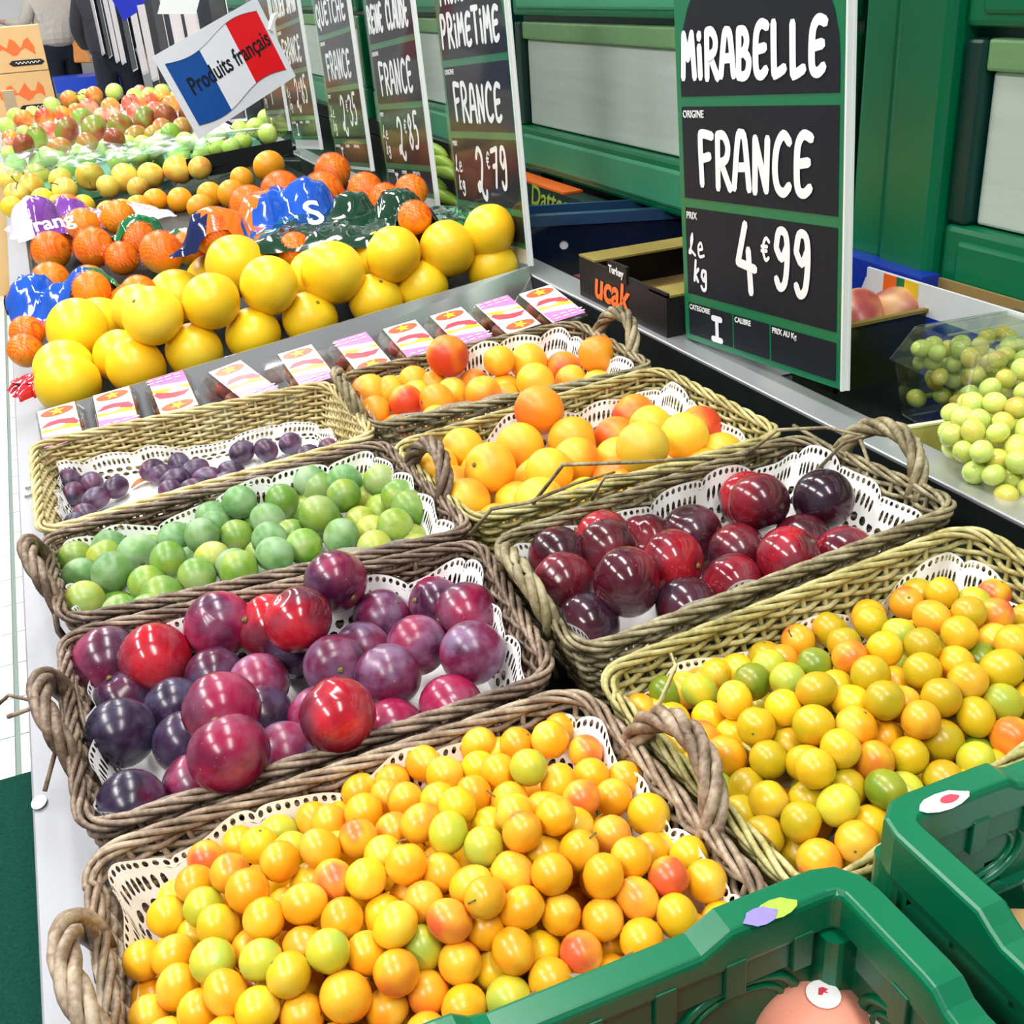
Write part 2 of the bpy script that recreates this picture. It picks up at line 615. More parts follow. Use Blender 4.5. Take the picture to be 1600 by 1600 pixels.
def basket(quad, mat, label, handles=(0.75,), rows=10, h_extra=0.0, seed=0, shrink=0.88, twigs=()):
    """quad: rim corners back-left, back-right, front-right, front-left"""
    rnd = random.Random(seed)
    B = Basket()
    rim = np.asarray(quad, float)
    c = rim.mean(0)
    base = c + (rim - c) * np.array([shrink, shrink, 0])
    for i in range(4):
        base[i, 2] = deck(base[i, 0]) + 0.006
    B.rim, B.base, B.c = rim, base, c
    loc = np.array([c[0], c[1], deck(c[0])])
    e = empty('wicker_basket', loc, label, 'basket')
    B.e = e
    _, _, _, per = ring_pts(rim, 64)
    ns = int(per / 0.021)
    ns += ns % 2
    k = 5
    n = ns * k

    def level(s, off=0.0):
        P, Nn, T, _ = ring_pts(base * (1 - s) + rim * s, n, 0.018 + 0.014 * s)
        return P + Nn * off, Nn, T
    B.level = lambda s, off, nn: ring_pts(base * (1 - s) + rim * s, nn, 0.018 + 0.014 * s)
    u = np.arange(n) / k
    wv = MB()
    for r in range(rows):
        s = (r + 0.55) / (rows + 0.9)
        P, Nn, T = level(s)
        wob = np.array([mnoise.noise((0.9 * x, r * 3.1, seed * 7.7)) for x in u * 0.35]) * 0.0016
        off = 0.0033 * np.cos(np.pi * (u + r))
        Q = P + Nn * off[:, None]
        Q[:, 2] += wob
        wv.tube(Q, 0.0025, 5, closed=True)
    wv.build('woven_side', mat, e, rel=loc, smooth=True)
    sk = MB()
    L0 = [level(s)[0] for s in (0.02, 0.35, 0.7, 1.0)]
    for j in range(ns):
        sk.tube(np.array([q[j * k] for q in L0]), 0.0024, 5, cap=False)
    sk.build('stakes', mat, e, rel=loc, smooth=True)
    P, Nn, T = level(1.0)
    rb = MB()
    for a in range(4):
        ph = 2 * np.pi * (u / 5.0) + a * np.pi / 2
        Q = P + Nn * (0.0043 * np.cos(ph))[:, None]
        Q[:, 2] += 0.0034 * np.sin(ph) + 0.002
        rb.tube(Q, 0.0025, 5, closed=True)
    rb.build('rim', mat, e, rel=loc, smooth=True)
    P0, N0, T0 = level(0.0)
    bs = MB()
    cc = P0.mean(0)
    m0 = P0[::3]
    nb = len(m0)
    bs.add([tuple(p) for p in m0] + [(p[0], p[1], p[2] - .004) for p in m0], [tuple(range(nb)), tuple(range(nb, 2 * nb))[::-1]] +
           [(i, nb + i, nb + (i + 1) % nb, (i + 1) % nb) for i in range(nb)])
    bs.build('base', mat, e, rel=loc)
    # twisted loop handles on the short ends
    for side in handles:
        a, b = (rim[3], rim[0]) if side == 'L' else (rim[1], rim[2])
        out = np.array([-1, 0, 0.0]) if side == 'L' else np.array([1, 0, 0.0])
        d = (b - a)
        mid = (a + b) / 2
        d /= np.linalg.norm(d)
        hw, hh, ho = 0.050, 0.052, 0.016
        t = np.linspace(0, np.pi, 26)
        core = mid + np.outer(-np.cos(t) * hw, d) + np.outer(np.sin(t) * ho, out)
        core[:, 2] += np.sin(t) ** 0.8 * hh - 0.012
        tan = np.gradient(core, axis=0)
        tan /= np.linalg.norm(tan, axis=1)[:, None]
        e1 = np.cross(tan, out)
        e1 /= np.linalg.norm(e1, axis=1)[:, None]
        e2 = np.cross(tan, e1)
        hb = MB()
        for a4 in range(4):
            ph = t * 3.2 + a4 * np.pi / 2
            hb.tube(core + e1 * (0.0058 * np.cos(ph))[:, None] + e2 * (0.0058 * np.sin(ph))[:, None], 0.0042, 6)
        # wrapping where the handle meets the wall
        for sgn in (0, -1):
            p = core[sgn]
            for q in range(3):
                hb.tube(np.array([p + d * 0.008 * (q - 1) + out * 0.006, p + d * 0.006 * (q - 1) + out * 0.008 - np.array([0, 0, .02]), p + d * 0.004 * (q - 1) + out * 0.002 - np.array([0, 0, .04])]), 0.003, 5)
        hb.build('handle', mat, e, rel=loc, smooth=True)
    for pts in twigs:
        tb = MB().tube(np.array(pts), np.linspace(0.0022, 0.0014, len(pts)), 6)
        tb.build('loose_twig', mat, e, rel=loc, smooth=True)
    return B


def doily(B, label, seed=0, top=0.86, lobes=18, sag=0.22, bites=()):
    """lace paper lining: flat on the base, folded up the sides, pierced border with scallops"""
    rnd = random.Random(seed)
    cols = lobes * 10
    ins = 0.0085
    loc = np.array([B.c[0], B.c[1], deck(B.c[0]) + 0.006])

    def ringat(s):
        P, Nn, T, _ = ring_pts(B.base * (1 - max(s, 0)) + B.rim * max(s, 0), cols, 0.030)
        return P - Nn * ins + np.array([0, 0, 0.004]), Nn
    grid_s = np.linspace(0, 1.15, 24)
    stack = np.array([ringat(s)[0] for s in grid_s])
    nstack = np.array([ringat(s)[1] for s in grid_s])
    ctr = stack[0].mean(0)
    nz = [mnoise.noise((math.cos(2 * math.pi * i / cols) * 2.2 + seed, math.sin(2 * math.pi * i / cols) * 2.2, seed * 1.3)) for i in range(cols)]
    topp = np.array([top + sag * z for z in nz])
    for (a, b, v) in bites:
        for i in range(cols):
            if a <= i / cols <= b:
                topp[i] += v
    topp = np.clip(topp, 0.25, 1.04)
    ph = np.arange(cols) / 10.0

    def pt(i, t):
        """t: 0..1 floor (centre to fold), 1..2 up the wall to the edge"""
        i0 = int(math.floor(i)) % cols
        i1 = (i0 + 1) % cols
        fi = i - math.floor(i)
        if t <= 1:
            p = stack[0][i0] * (1 - fi) + stack[0][i1] * fi
            q = ctr + (p - ctr) * t
            q = q + np.array([0, 0, 0.0015 * t])
            return q
        tp = topp[i0] * (1 - fi) + topp[i1] * fi
        l = (i / 10.0) % 1.0
        tp = tp * (0.90 + 0.13 * math.sin(math.pi * l) ** 0.6)
        s = min((t - 1) * tp, 1.14)
        g = s / 1.15 * 23
        g0 = min(int(g), 22)
        fg = g - g0
        a = stack[g0][i0] * (1 - fi) + stack[g0][i1] * fi
        b = stack[g0 + 1][i0] * (1 - fi) + stack[g0 + 1][i1] * fi
        nn = nstack[g0][i0]
        wob = 0.0025 * math.sin(i * 0.7 + seed) * (t - 1)
        return a * (1 - fg) + b * fg - nn * (wob + 0.002 * (t - 1))
    mb = MB()
    # plain middle
    solid = [0.0, 0.45, 0.80, 1.0]
    step = 2
    cache = {}

    def vid(i, t):
        key = (round(i % cols, 3), round(t, 4))
        if key not in cache:
            cache[key] = len(mb.v)
            mb.v.append(tuple(pt(i % cols, t)))
        return cache[key]
    for j in range(3):
        for i in range(0, cols):
            a, b = i, i + 1
            if j == 0:
                mb.f.append((vid(0, 0.0), vid(a, solid[1]), vid(b, solid[1])))
            else:
                mb.f.append((vid(a, solid[j]), vid(a, solid[j + 1]), vid(b, solid[j + 1]), vid(b, solid[j])))

    def hole(i0, i1, t0, t1, fx, fy, n=8):
        """one pierced cell"""
        im, tm = (i0 + i1) / 2, (t0 + t1) / 2
        out = [(i0, t0), (im, t0), (i1, t0), (i1, tm), (i1, t1), (im, t1), (i0, t1), (i0, tm)]
        inn = []
        for k in range(8):
            ang = math.radians(225 + 45 * k)
            inn.append((im + math.cos(ang) * (i1 - i0) / 2 * fx, tm + math.sin(ang) * (t1 - t0) / 2 * fy))
        ov = [vid(*o) for o in out]
        iv = [vid(*o) for o in inn]
        for k in range(8):
            l = (k + 1) % 8
            mb.f.append((ov[k], ov[l], iv[l], iv[k]))

    def solidcell(i0, i1, t0, t1):
        mb.f.append((vid(i0, t0), vid(i0, t1), vid(i1, t1), vid(i1, t0)))
    bands = [(1.0, 1.16, 's'), (1.16, 1.32, 'h2'), (1.32, 1.50, 'h2o'), (1.50, 1.57, 's'), (1.57, 1.80, 'fan'), (1.80, 1.86, 's'), (1.86, 2.0, 'h1')]
    for t0, t1, k in bands:
        if k == 's':
            for i in range(cols):
                solidcell(i, i + 1, t0, t1)
        elif k == 'h2':
            for i in range(0, cols, 2):
                hole(i, i + 2, t0, t1, 0.72, 0.8)
        elif k == 'h2o':
            for i in range(1, cols + 1, 2):
                hole(i, i + 2, t0, t1, 0.72, 0.8)
        elif k == 'fan':
            for i in range(0, cols, 10):
                for q in (1, 2, 3, 4, 5, 6, 7, 8):
                    hole(i + q, i + q + 1, t0, t1, 0.62, 0.9)
                solidcell(i, i + 1, t0, t1)
                solidcell(i + 9, i + 10, t0, t1)
        else:
            for i in range(cols):
                hole(i, i + 1, t0, t1, 0.60, 0.6)
    o = mb.build('lace_doily', LACE, None, loc, rel=loc)
    tag(o, label, 'doily')
    return o


RH = 0.078


def rimquad(pxs, h=RH):
    q = [onst(p, h) for p in pxs]
    if len(q) == 3:
        q.append(q[0] + q[2] - q[1])
    return np.array(q)


def R3(p, h):
    return onst(p, h)


Q_PRUNE = rimquad([(52, 697), (513, 600), (588, 684), (64, 836)])
Q_GREEN = rimquad([(68, 842), (597, 692), (742, 832), (100, 975)])
Q_PLUM = rimquad([(98, 996), (748, 848), (870, 1060), (130, 1306)])
Q_MIRF = rimquad([(138, 1340), (905, 1078), (1222, 1428)])
Q_APRF = rimquad([(532, 590), (898, 505), (1024, 577), (578, 672)])
Q_APRN = rimquad([(612, 700), (1030, 578), (1228, 682), (742, 818)])
Q_RED = rimquad([(768, 850), (1248, 684), (1506, 795), (908, 1026)])
Q_MIRG = rimquad([(930, 1058), (1515, 824), (1830, 1015), (1272, 1416)])

tw_red = [[onst((735, 835), .10), onst((768, 795), .135), onst((826, 785), .13), onst((900, 755), .12), onst((960, 738), .075)],
          [onst((826, 795), .075), onst((880, 726), .145), onst((1000, 722), .14), onst((1150, 712), .10), onst((1200, 700), .07)],
          [onst((925, 780), .08), onst((945, 745), .135), onst((1080, 735), .10)],
          [onst((1165, 712), .085), onst((1215, 672), .12), onst((1290, 668), .13), onst((1345, 680), .125)],
          [onst((1260, 752), .05), onst((1318, 692), .10), onst((1350, 682), .12)],
          [onst((1240, 665), .08), onst((1320, 710), .085), onst((1330, 728), .07)],
          [onst((1344, 686), .10), onst((1360, 730), .08), onst((1342, 770), .06), onst((1390, 812), .03)],
          [onst((1440, 765), .08), onst((1425, 795), .06), onst((1402, 816), .03)]]
tw_plum = [[onst((-14, 1110), .06), onst((14, 1086), .07), onst((56, 1096), .07), onst((80, 1098), .07)],
           [onst((12, 1120), .065), onst((60, 1103), .07), onst((84, 1098), .07)],
           [onst((70, 1236), .045), onst((85, 1180), .06), onst((98, 1120), .09), onst((90, 1070), .08)],
           [onst((155, 1210), .05), onst((128, 1120), .08), onst((118, 1070), .08)]]
tw_mirg = [[onst((1012, 1135), .07), onst((1035, 1090), .10), onst((1056, 1040), .11), onst((1048, 1022), .11)]]

b_prune = basket(Q_PRUNE, W_STRAW, 'pale straw wicker basket, almost empty, beside the pink-labelled packs', (), 14, seed=1)
b_green = basket(Q_GREEN, W_BROWN, 'brown wicker basket filled with green greengages', ('L', 'R'), 12, seed=2)
b_plum = basket(Q_PLUM, W_BROWN, 'brown wicker basket filled with large red and purple plums', ('L',), 12, seed=3, twigs=tw_plum)
b_mirf = basket(Q_MIRF, W_TAN, 'tan wicker basket heaped with golden mirabelles, loop handle over the steel lip', ('L', 'R'), 13, seed=4)
b_aprf = basket(Q_APRF, W_OLIVE, 'brown wicker basket of small orange apricots beside the fruit packs', ('L', 'R'), 11, seed=5)
b_aprn = basket(Q_APRN, W_LIME, 'pale green straw wicker basket holding large yellow apricots', (), 13, seed=6)
b_red = basket(Q_RED, W_OLIVE, 'grey olive wicker basket of dark red plums with loose twigs on its rim', ('R', 'L'), 12, seed=7, twigs=tw_red)
b_mirg = basket(Q_MIRG, W_LIME, 'pale olive wicker basket of yellow green mirabelles behind the green crates', (), 13, seed=8, twigs=tw_mirg)
doily(b_prune, 'white lace paper lining the almost empty straw basket', 1, 0.45, sag=.5)
doily(b_green, 'white lace paper under the green greengages', 2, 0.90, sag=.25)
doily(b_plum, 'white lace paper under the large red and purple plums', 3, 0.86, sag=.3)
doily(b_mirf, 'white lace paper under the golden mirabelles in the tan basket', 4, 0.86, sag=.3)
doily(b_aprf, 'white lace paper under the small orange apricots', 5, 0.92, sag=.25)
doily(b_aprn, 'white lace paper under the large yellow apricots', 6, 0.84, sag=.35)
doily(b_red, 'white lace paper under the dark red plums', 7, 0.86, sag=.3)
doily(b_mirg, 'white lace paper under the yellow green mirabelles', 8, 0.68, sag=.5)
# ------------------------------------------------------------------ fruit
def fruit_mesh(name, mats, sx=1, sy=1, sz=1, suture=0.0, dimple=0.0, tip=0.0, seg=20, rings=13, lump=0.0, seed=0):
    """unit fruit: stem dimple at +Z, groove along the +X meridian, small point at -Z"""
    vs, fs = [], []
    for j in range(rings + 1):
        th = math.pi * j / rings
        for i in range(seg):
            ph = 2 * math.pi * i / seg
            d = np.array([math.sin(th) * math.cos(ph), math.sin(th) * math.sin(ph), math.cos(th)])
            r = 1.0
            r -= dimple * math.exp(-(th / 0.34) ** 2)
            r += tip * math.exp(-((math.pi - th) / 0.35) ** 2)
            dp = min(ph, 2 * math.pi - ph)
            r -= suture * math.exp(-(dp / 0.22) ** 2) * math.sin(th)
            if lump:
                r += lump * mnoise.noise((d[0] * 1.3 + seed, d[1] * 1.3, d[2] * 1.3))
            p = d * r
            vs.append((p[0] * sx, p[1] * sy, p[2] * sz))
            if j in (0, rings):
                break
    idx = lambda j, i: 0 if j == 0 else (1 + (j - 1) * seg + i % seg if j < rings else 1 + (rings - 1) * seg)
    for j in range(rings):
        for i in range(seg):
            if j == 0:
                fs.append((0, idx(1, i), idx(1, i + 1)))
            elif j == rings - 1:
                fs.append((idx(j, i), idx(rings, 0), idx(j, i + 1)))
            else:
                fs.append((idx(j, i), idx(j + 1, i), idx(j + 1, i + 1), idx(j, i + 1)))
    return mesh(name, vs, fs, mats, True)


STEM = plain('dry_green_stem', (0.16, 0.14, 0.03), 0.7)
stem_me = MB().tube(np.array([(0, 0, 0.80), (0.03, 0, 1.02), (0.12, 0.02, 1.22), (0.24, 0.05, 1.38)]), [0.05, 0.045, 0.045, 0.07], 6).build('tmp_stem', STEM).data
scar_me = MB().tube(np.array([(0, 0, 0.86), (0.0, 0, 0.925)]), [0.10, 0.06], 8).build('tmp_scar', STEM).data
for nm in ('tmp_stem', 'tmp_scar'):
    bpy.data.objects.remove(bpy.data.objects[nm])


def relax(P, r, iters=40, floor=True, pull=0.05, slack=0.98, cons=None):
    P = P.copy()
    O = P.copy()
    n = len(P)
    for _ in range(iters):
        D = P[:, None] - P[None]
        L = np.linalg.norm(D, axis=2) + np.eye(n)
        mn = (r[:, None] + r[None]) * slack
        ov = np.clip(mn - L, 0, None)
        np.fill_diagonal(ov, 0)
        P += (D / L[..., None] * (ov * 0.28)[..., None]).sum(1)
        P += (O - P) * pull
        if floor:
            lo = ZE + TT * (P[:, 0] - XL) + 0.016 + r
            P[:, 2] = np.maximum(P[:, 2], lo)
        if cons is not None:
            P = cons(P)
    return P


def keep_inside(P, r, B, inset=0.006):
    """push fruit back inside the basket walls"""
    for i in range(len(P)):
        p = P[i]
        s = min(max((p[2] - deck(p[0])) / RH, 0.0), 1.0)
        q = B.base * (1 - s) + B.rim * s
        c = q.mean(0)
        for k in range(4):
            a, b = q[k], q[(k + 1) % 4]
            n = np.array([-(b - a)[1], (b - a)[0]])
            n /= np.linalg.norm(n)
            if np.dot(c[:2] - a[:2], n) < 0:
                n = -n
            d = np.dot(p[:2] - a[:2], n)
            need = r[i] * (0.92 if s < 0.62 else 0.92 - 0.8 * (s - 0.62) / 0.38) + inset
            if d < need:
                P[i, :2] += n * (need - d)
    return P


def cell(p, B):
    """where in its basket a fruit lies, told by what the basket sides face"""
    q = B.rim
    c = q.mean(0)

    def dist(a, b):
        n = np.array([-(b - a)[1], (b - a)[0]])
        n /= np.linalg.norm(n)
        return abs(np.dot(p[:2] - a[:2], n))
    u = dist(q[0], q[3]) / (dist(q[0], q[3]) + dist(q[1], q[2]))
    v = dist(q[3], q[2]) / (dist(q[3], q[2]) + dist(q[0], q[1]))
    a = 'steel lip side' if u < .3 else ('cabinet side' if u > .7 else 'middle')
    b = 'crate end' if v < .34 else ('grapefruit end' if v > .66 else 'middle')
    return ', ' + (a if a == b else (b if a == 'middle' else (a if b == 'middle' else a + ', ' + b)))


def put(kind, me, p, r, label, cat, group, rot=None, part=None, sc=None):
    o = bpy.data.objects.new(kind, me)
    o.location = tuple(p)
    if rot is None:
        q = RNG.normal(size=4)
        q /= np.linalg.norm(q)
        o.rotation_mode = 'QUATERNION'
        o.rotation_quaternion = tuple(q)
    else:
        o.rotation_mode = 'XYZ'
        o.rotation_euler = rot
    s = (r, r, r) if sc is None else (r * sc[0], r * sc[1], r * sc[2])
    o.scale = s
    COL.objects.link(o)
    tag(o, label, cat, group)
    if part is not None:
        c = bpy.data.objects.new(part[0], part[1])
        COL.objects.link(c)
        c.parent = o
    return o


def zl(lst, off, sc):
    """list measured in an enlarged crop -> photograph pixels"""
    return [(off[0] + a[0] / sc, off[1] + a[1] / sc, a[2] / sc) + tuple(a[3:]) for a in lst]


def place(lst, hfun, rfix=None, rmin=0.0, rmax=1.0):
    P, r = [], []
    for a in lst:
        h = hfun(a)
        p = onst((a[0], a[1]), h)
        rr = a[2] * depth(p) / FPX
        rr = min(max(rr, rmin), rmax)
        P.append(p)
        r.append(rr)
    return np.array(P), np.array(r)


# ---------------- large red and purple plums
def plum_set(tagname, c1, c2, c3, bloom=0.0, rough=0.2, **k):
    return skin_mat(tagname, c1, c2, c3, 0.5, rough, bloom, speck=0.25, scale=1.1, bump=0.02, **k)


PLM = {'r': plum_set('bright_red_plum_skin', (0.52, 0.010, 0.022), (0.30, 0.006, 0.018), (0.10, 0.004, 0.02), 0.05, 0.16),
       'm': plum_set('magenta_plum_skin', (0.30, 0.008, 0.055), (0.14, 0.006, 0.035), (0.045, 0.006, 0.03), 0.16, 0.22, bloom_col=(0.42, 0.28, 0.42)),
       'p': plum_set('violet_plum_skin', (0.13, 0.010, 0.050), (0.050, 0.008, 0.036), (0.24, 0.015, 0.06), 0.38, 0.28, bloom_col=(0.36, 0.27, 0.45)),
       'b': plum_set('blue_black_plum_skin', (0.016, 0.008, 0.026), (0.032, 0.012, 0.040), (0.07, 0.008, 0.03), 0.20, 0.24, bloom_col=(0.20, 0.19, 0.34))}
PLME = {k: [fruit_mesh('plum', v, 1, 1, 0.95, 0.07, 0.16, 0.02, 28, 18), fruit_mesh('plum', v, 1.02, 0.98, 1.0, 0.045, 0.12, 0.0, 28, 18)] for k, v in PLM.items()}
PL_LABEL = {'r': 'glossy bright red plum in the basket of large plums', 'm': 'dark magenta plum in the basket of large plums',
            'p': 'violet plum with waxy bloom in the basket of large plums', 'b': 'blue black plum in the basket of large plums'}
plums = zl([(250, 285, 100, 'm', 1), (420, 330, 102, 'r', 1), (612, 265, 97, 'm', 1), (738, 160, 88, 'r', 1), (845, 232, 96, 'r', 2), (935, 105, 90, 'm', 2),
            (1060, 195, 75, 'p', 0), (1205, 165, 78, 'm', 0), (1295, 195, 90, 'm', 1), (1000, 300, 75, 'p', 0), (1150, 290, 80, 'p', 1), (1295, 345, 92, 'p', 1),
            (740, 370, 78, 'p', 0), (900, 370, 84, 'p', 1), (1090, 395, 94, 'p', 1), (1260, 425, 84, 'm', 0), (1100, 485, 68, 'm', 0), (355, 525, 98, 'b', 1),
            (615, 460, 110, 'm', 2), (525, 420, 85, 'b', 0), (500, 550, 82, 'b', 0), (770, 470, 75, 'b', 0), (850, 460, 70, 'p', 0), (940, 500, 108, 'r', 2),
            (645, 605, 115, 'm', 2), (790, 590, 78, 'p', 0), (530, 680, 92, 'm', 0), (385, 720, 98, 'b', 1), (300, 430, 80, 'b', 0), (790, 320, 70, 'b', 0), (570, 370, 70, 'b', 0),
            (950, 620, 80, 'b', 0), (700, 690, 80, 'b', 0)], (0, 850), 1.7778)
P, r = place(plums, lambda a: (0.045, 0.058, 0.088)[a[4]], rmin=0.027, rmax=0.036)
P = keep_inside(relax(P, r, 60), r, b_plum)
for a, p, rr in zip(plums, P, r):
    k = a[3]
    put('plum', random.choice(PLME[k]), p, rr, PL_LABEL[k] + cell(p, b_plum), 'plum', 'large plums, ' + k.replace('r', 'bright red').replace('m', 'magenta').replace('p', 'violet').replace('b', 'blue black') if len(k) == 1 else None,
        part=('stem_scar', scar_me) if random.random() < 0.5 else None)

# ---------------- dark red plums
RDM = {'r': plum_set('cherry_red_plum_skin', (0.36, 0.008, 0.016), (0.18, 0.004, 0.012), (0.055, 0.003, 0.010), 0.04, 0.14),
       'd': plum_set('wine_dark_plum_skin', (0.085, 0.006, 0.012), (0.035, 0.004, 0.010), (0.19, 0.006, 0.014), 0.10, 0.18, bloom_col=(0.30, 0.20, 0.28)),
       'k': plum_set('near_black_plum_skin', (0.020, 0.005, 0.012), (0.010, 0.004, 0.010), (0.06, 0.005, 0.012), 0.10, 0.16, bloom_col=(0.12, 0.14, 0.22))}
RDME = {k: [fruit_mesh('red_plum', v, 1, 1, 0.94, 0.08, 0.16, 0.02, 28, 18), fruit_mesh('red_plum', v, 1.0, 1.0, 0.98, 0.03, 0.12, 0.0, 28, 18)] for k, v in RDM.items()}
RD_LABEL = {'r': 'shiny cherry red plum in the grey olive basket', 'd': 'wine dark plum in the grey olive basket', 'k': 'almost black plum in the grey olive basket'}
RD_GROUP = {'r': 'cherry red plums', 'd': 'wine dark plums', 'k': 'almost black plums'}
reds = zl([(208, 390, 90, 'd', 1), (300, 315, 82, 'r', 1), (405, 410, 95, 'd', 1), (490, 375, 72, 'd', 0), (655, 378, 97, 'd', 0), (840, 265, 88, 'r', 1), (855, 345, 92, 'd', 1),
           (1050, 320, 97, 'k', 1), (1050, 395, 82, 'd', 0), (945, 450, 100, 'r', 1), (820, 440, 80, 'd', 0), (610, 480, 105, 'r', 1), (755, 515, 80, 'r', 0), (478, 570, 113, 'r', 1),
           (265, 530, 92, 'd', 1), (350, 640, 80, 'k', 0), (1115, 440, 70, 'r', 0), (650, 560, 80, 'k', 0)], (750, 650), 2.0)
P, r = place(reds, lambda a: (0.044, 0.058)[a[4]], rmin=0.029, rmax=0.036)
P = keep_inside(relax(P, r, 60), r, b_red)
for a, p, rr in zip(reds, P, r):
    k = a[3]
    put('red_plum', random.choice(RDME[k]), p, rr, RD_LABEL[k] + cell(p, b_red), 'plum', RD_GROUP[k], part=('stem_scar', scar_me) if random.random() < 0.6 else None)

# ---------------- greengages
GGM = {'g': skin_mat('greengage_skin', (0.13, 0.28, 0.025), (0.26, 0.36, 0.035), (0.32, 0.40, 0.14), 0.35, 0.36, 0.22, (0.36, 0.50, 0.30), 0, 1.2, bump=0.02),
       'y': skin_mat('yellow_greengage_skin', (0.38, 0.40, 0.04), (0.24, 0.34, 0.035), (0.46, 0.48, 0.18), 0.3, 0.36, 0.2, (0.52, 0.58, 0.36), 0, 1.2, bump=0.02),
       'b': skin_mat('blue_green_greengage_skin', (0.10, 0.25, 0.06), (0.17, 0.32, 0.08), (0.28, 0.40, 0.20), 0.5, 0.45, 0.4, (0.30, 0.46, 0.32), 0, 1.3, bump=0.02)}
GGME = {k: [fruit_mesh('greengage', v, 1, 1, 0.94, 0.05, 0.12, 0.0, 20, 13), fruit_mesh('greengage', v, 0.97, 0.97, 1.06, 0.03, 0.10, 0.0, 20, 13)] for k, v in GGM.items()}
GG_LABEL = {'g': 'grass green greengage in the brown basket', 'y': 'yellowish greengage in the brown basket', 'b': 'pale bluish green greengage with bloom in the brown basket'}
GG_GROUP = {'g': 'grass green greengages', 'y': 'yellowish greengages', 'b': 'bluish greengages'}
gg = [(755, 478, 62), (880, 490, 60), (1008, 465, 65), (1070, 340, 58), (1060, 400, 45), (1137, 405, 65), (1245, 410, 60), (1300, 372, 48), (1400, 385, 62), (1325, 455, 45),
      (1228, 468, 62), (1423, 460, 60), (1355, 495, 35), (1512, 495, 68), (1285, 530, 50), (1205, 545, 40), (1120, 540, 72), (1035, 560, 55), (960, 560, 60), (905, 525, 40),
      (848, 580, 65), (765, 560, 60), (735, 620, 60), (617, 605, 62), (670, 570, 40), (390, 600, 65), (285, 665, 62), (380, 660, 55), (478, 650, 75), (545, 610, 40), (280, 733, 58),
      (413, 765, 76), (530, 745, 65), (600, 690, 60), (690, 680, 40), (757, 665, 62), (820, 715, 65), (700, 755, 65), (600, 797, 82), (875, 745, 65), (970, 625, 58), (940, 655, 35),
      (1085, 640, 65), (1000, 685, 66), (1213, 605, 60), (1320, 570, 52), (1425, 570, 64), (1330, 640, 62), (1550, 575, 50), (1510, 610, 40), (320, 830, 75), (455, 865, 58),
      (510, 880, 60), (400, 835, 50), (800, 800, 45), (980, 720, 45), (1070, 740, 50), (1150, 700, 50), (1250, 690, 55), (900, 800, 45)]
gg = zl(gg, (0, 580), 2.286)
P, r = place(gg, lambda a: 0.056 if a[2] * 2.286 > 52 else 0.040, rmin=0.020, rmax=0.0265)
P = keep_inside(relax(P, r, 50), r, b_green)
for a, p, rr in zip(gg, P, r):
    k = random.choices('gyb', (5, 2, 4))[0]
    put('greengage', random.choice(GGME[k]), p, rr, GG_LABEL[k] + cell(p, b_green), 'greengage', GG_GROUP[k],
        part=('stem', stem_me) if random.random() < 0.12 else (('stem_scar', scar_me) if random.random() < 0.4 else None))

# ---------------- prune plums in the almost empty basket
PRM = skin_mat('prune_plum_skin', (0.045, 0.014, 0.045), (0.022, 0.012, 0.036), (0.12, 0.022, 0.06), 0.45, 0.38, 0.35, (0.24, 0.20, 0.34), 0, 1.3, bump=0.02)
PRME = [fruit_mesh('prune_plum', PRM, 0.80, 0.80, 1.12, 0.03, 0.06, 0.03, 20, 14), fruit_mesh('prune_plum', PRM, 0.84, 0.80, 1.02, 0.03, 0.06, 0.0, 20, 14)]
pr = zl([(235, 345, 50), (270, 418, 46), (340, 442, 44), (412, 402, 45), (312, 395, 42), (290, 508, 46), (250, 536, 44), (545, 342, 44), (637, 320, 44), (580, 360, 42), (620, 374, 42),
         (690, 342, 40), (740, 370, 40), (607, 412, 46), (700, 408, 44), (822, 348, 44), (806, 388, 42), (862, 277, 50), (948, 268, 40), (1035, 246, 42), (1105, 290, 40), (1172, 270, 44), (1012, 332, 40)], (0, 580), 2.286)
P, r = place(pr, lambda a: 0.034, rmin=0.0185, rmax=0.0235)
P = keep_inside(relax(P, r * 0.86, 40, floor=False), r * 0.8, b_prune)
for a, p, rr in zip(pr, P, r):
    p[2] = deck(p[0]) + 0.014 + rr * 0.82
    put('prune_plum', random.choice(PRME), p, rr, 'small oval prune plum on lace in the straw basket' + cell(p, b_prune), 'plum', 'prune plums in the pale straw basket',
        rot=(math.pi / 2 + random.uniform(-.3, .3), random.uniform(-3, 3), random.uniform(0, 6.28)))
LEAF_B = plain('dry_brown_leaf', (0.45, 0.17, 0.05), 0.7)
LEAF_G = plain('green_leaf', (0.12, 0.30, 0.07), 0.6, var=.2)


def leaf(p, ln, wd, rz, mat, label):
    vs, fs = [], []
    for i in range(9):
        t = i / 8
        w_ = wd * math.sin(math.pi * min(1, t * 0.97 + 0.02)) ** 0.8 * 0.5
        z = 0.004 * math.sin(t * 3.1) + 0.001
        vs += [(t * ln, -w_, z + w_ * .25), (t * ln, 0, z), (t * ln, w_, z + w_ * .25)]
    for i in range(8):
        for q in (0, 1):
            fs.append((3 * i + q, 3 * i + 3 + q, 3 * i + 4 + q, 3 * i + 1 + q))
    o = obj('fallen_leaf', mesh('fallen_leaf', vs, fs, mat, True), None, tuple(p), (0, -0.1, rz))
    md = o.modifiers.new('thickness', 'SOLIDIFY')
    md.thickness = 0.0006
    tag(o, label, 'leaf')


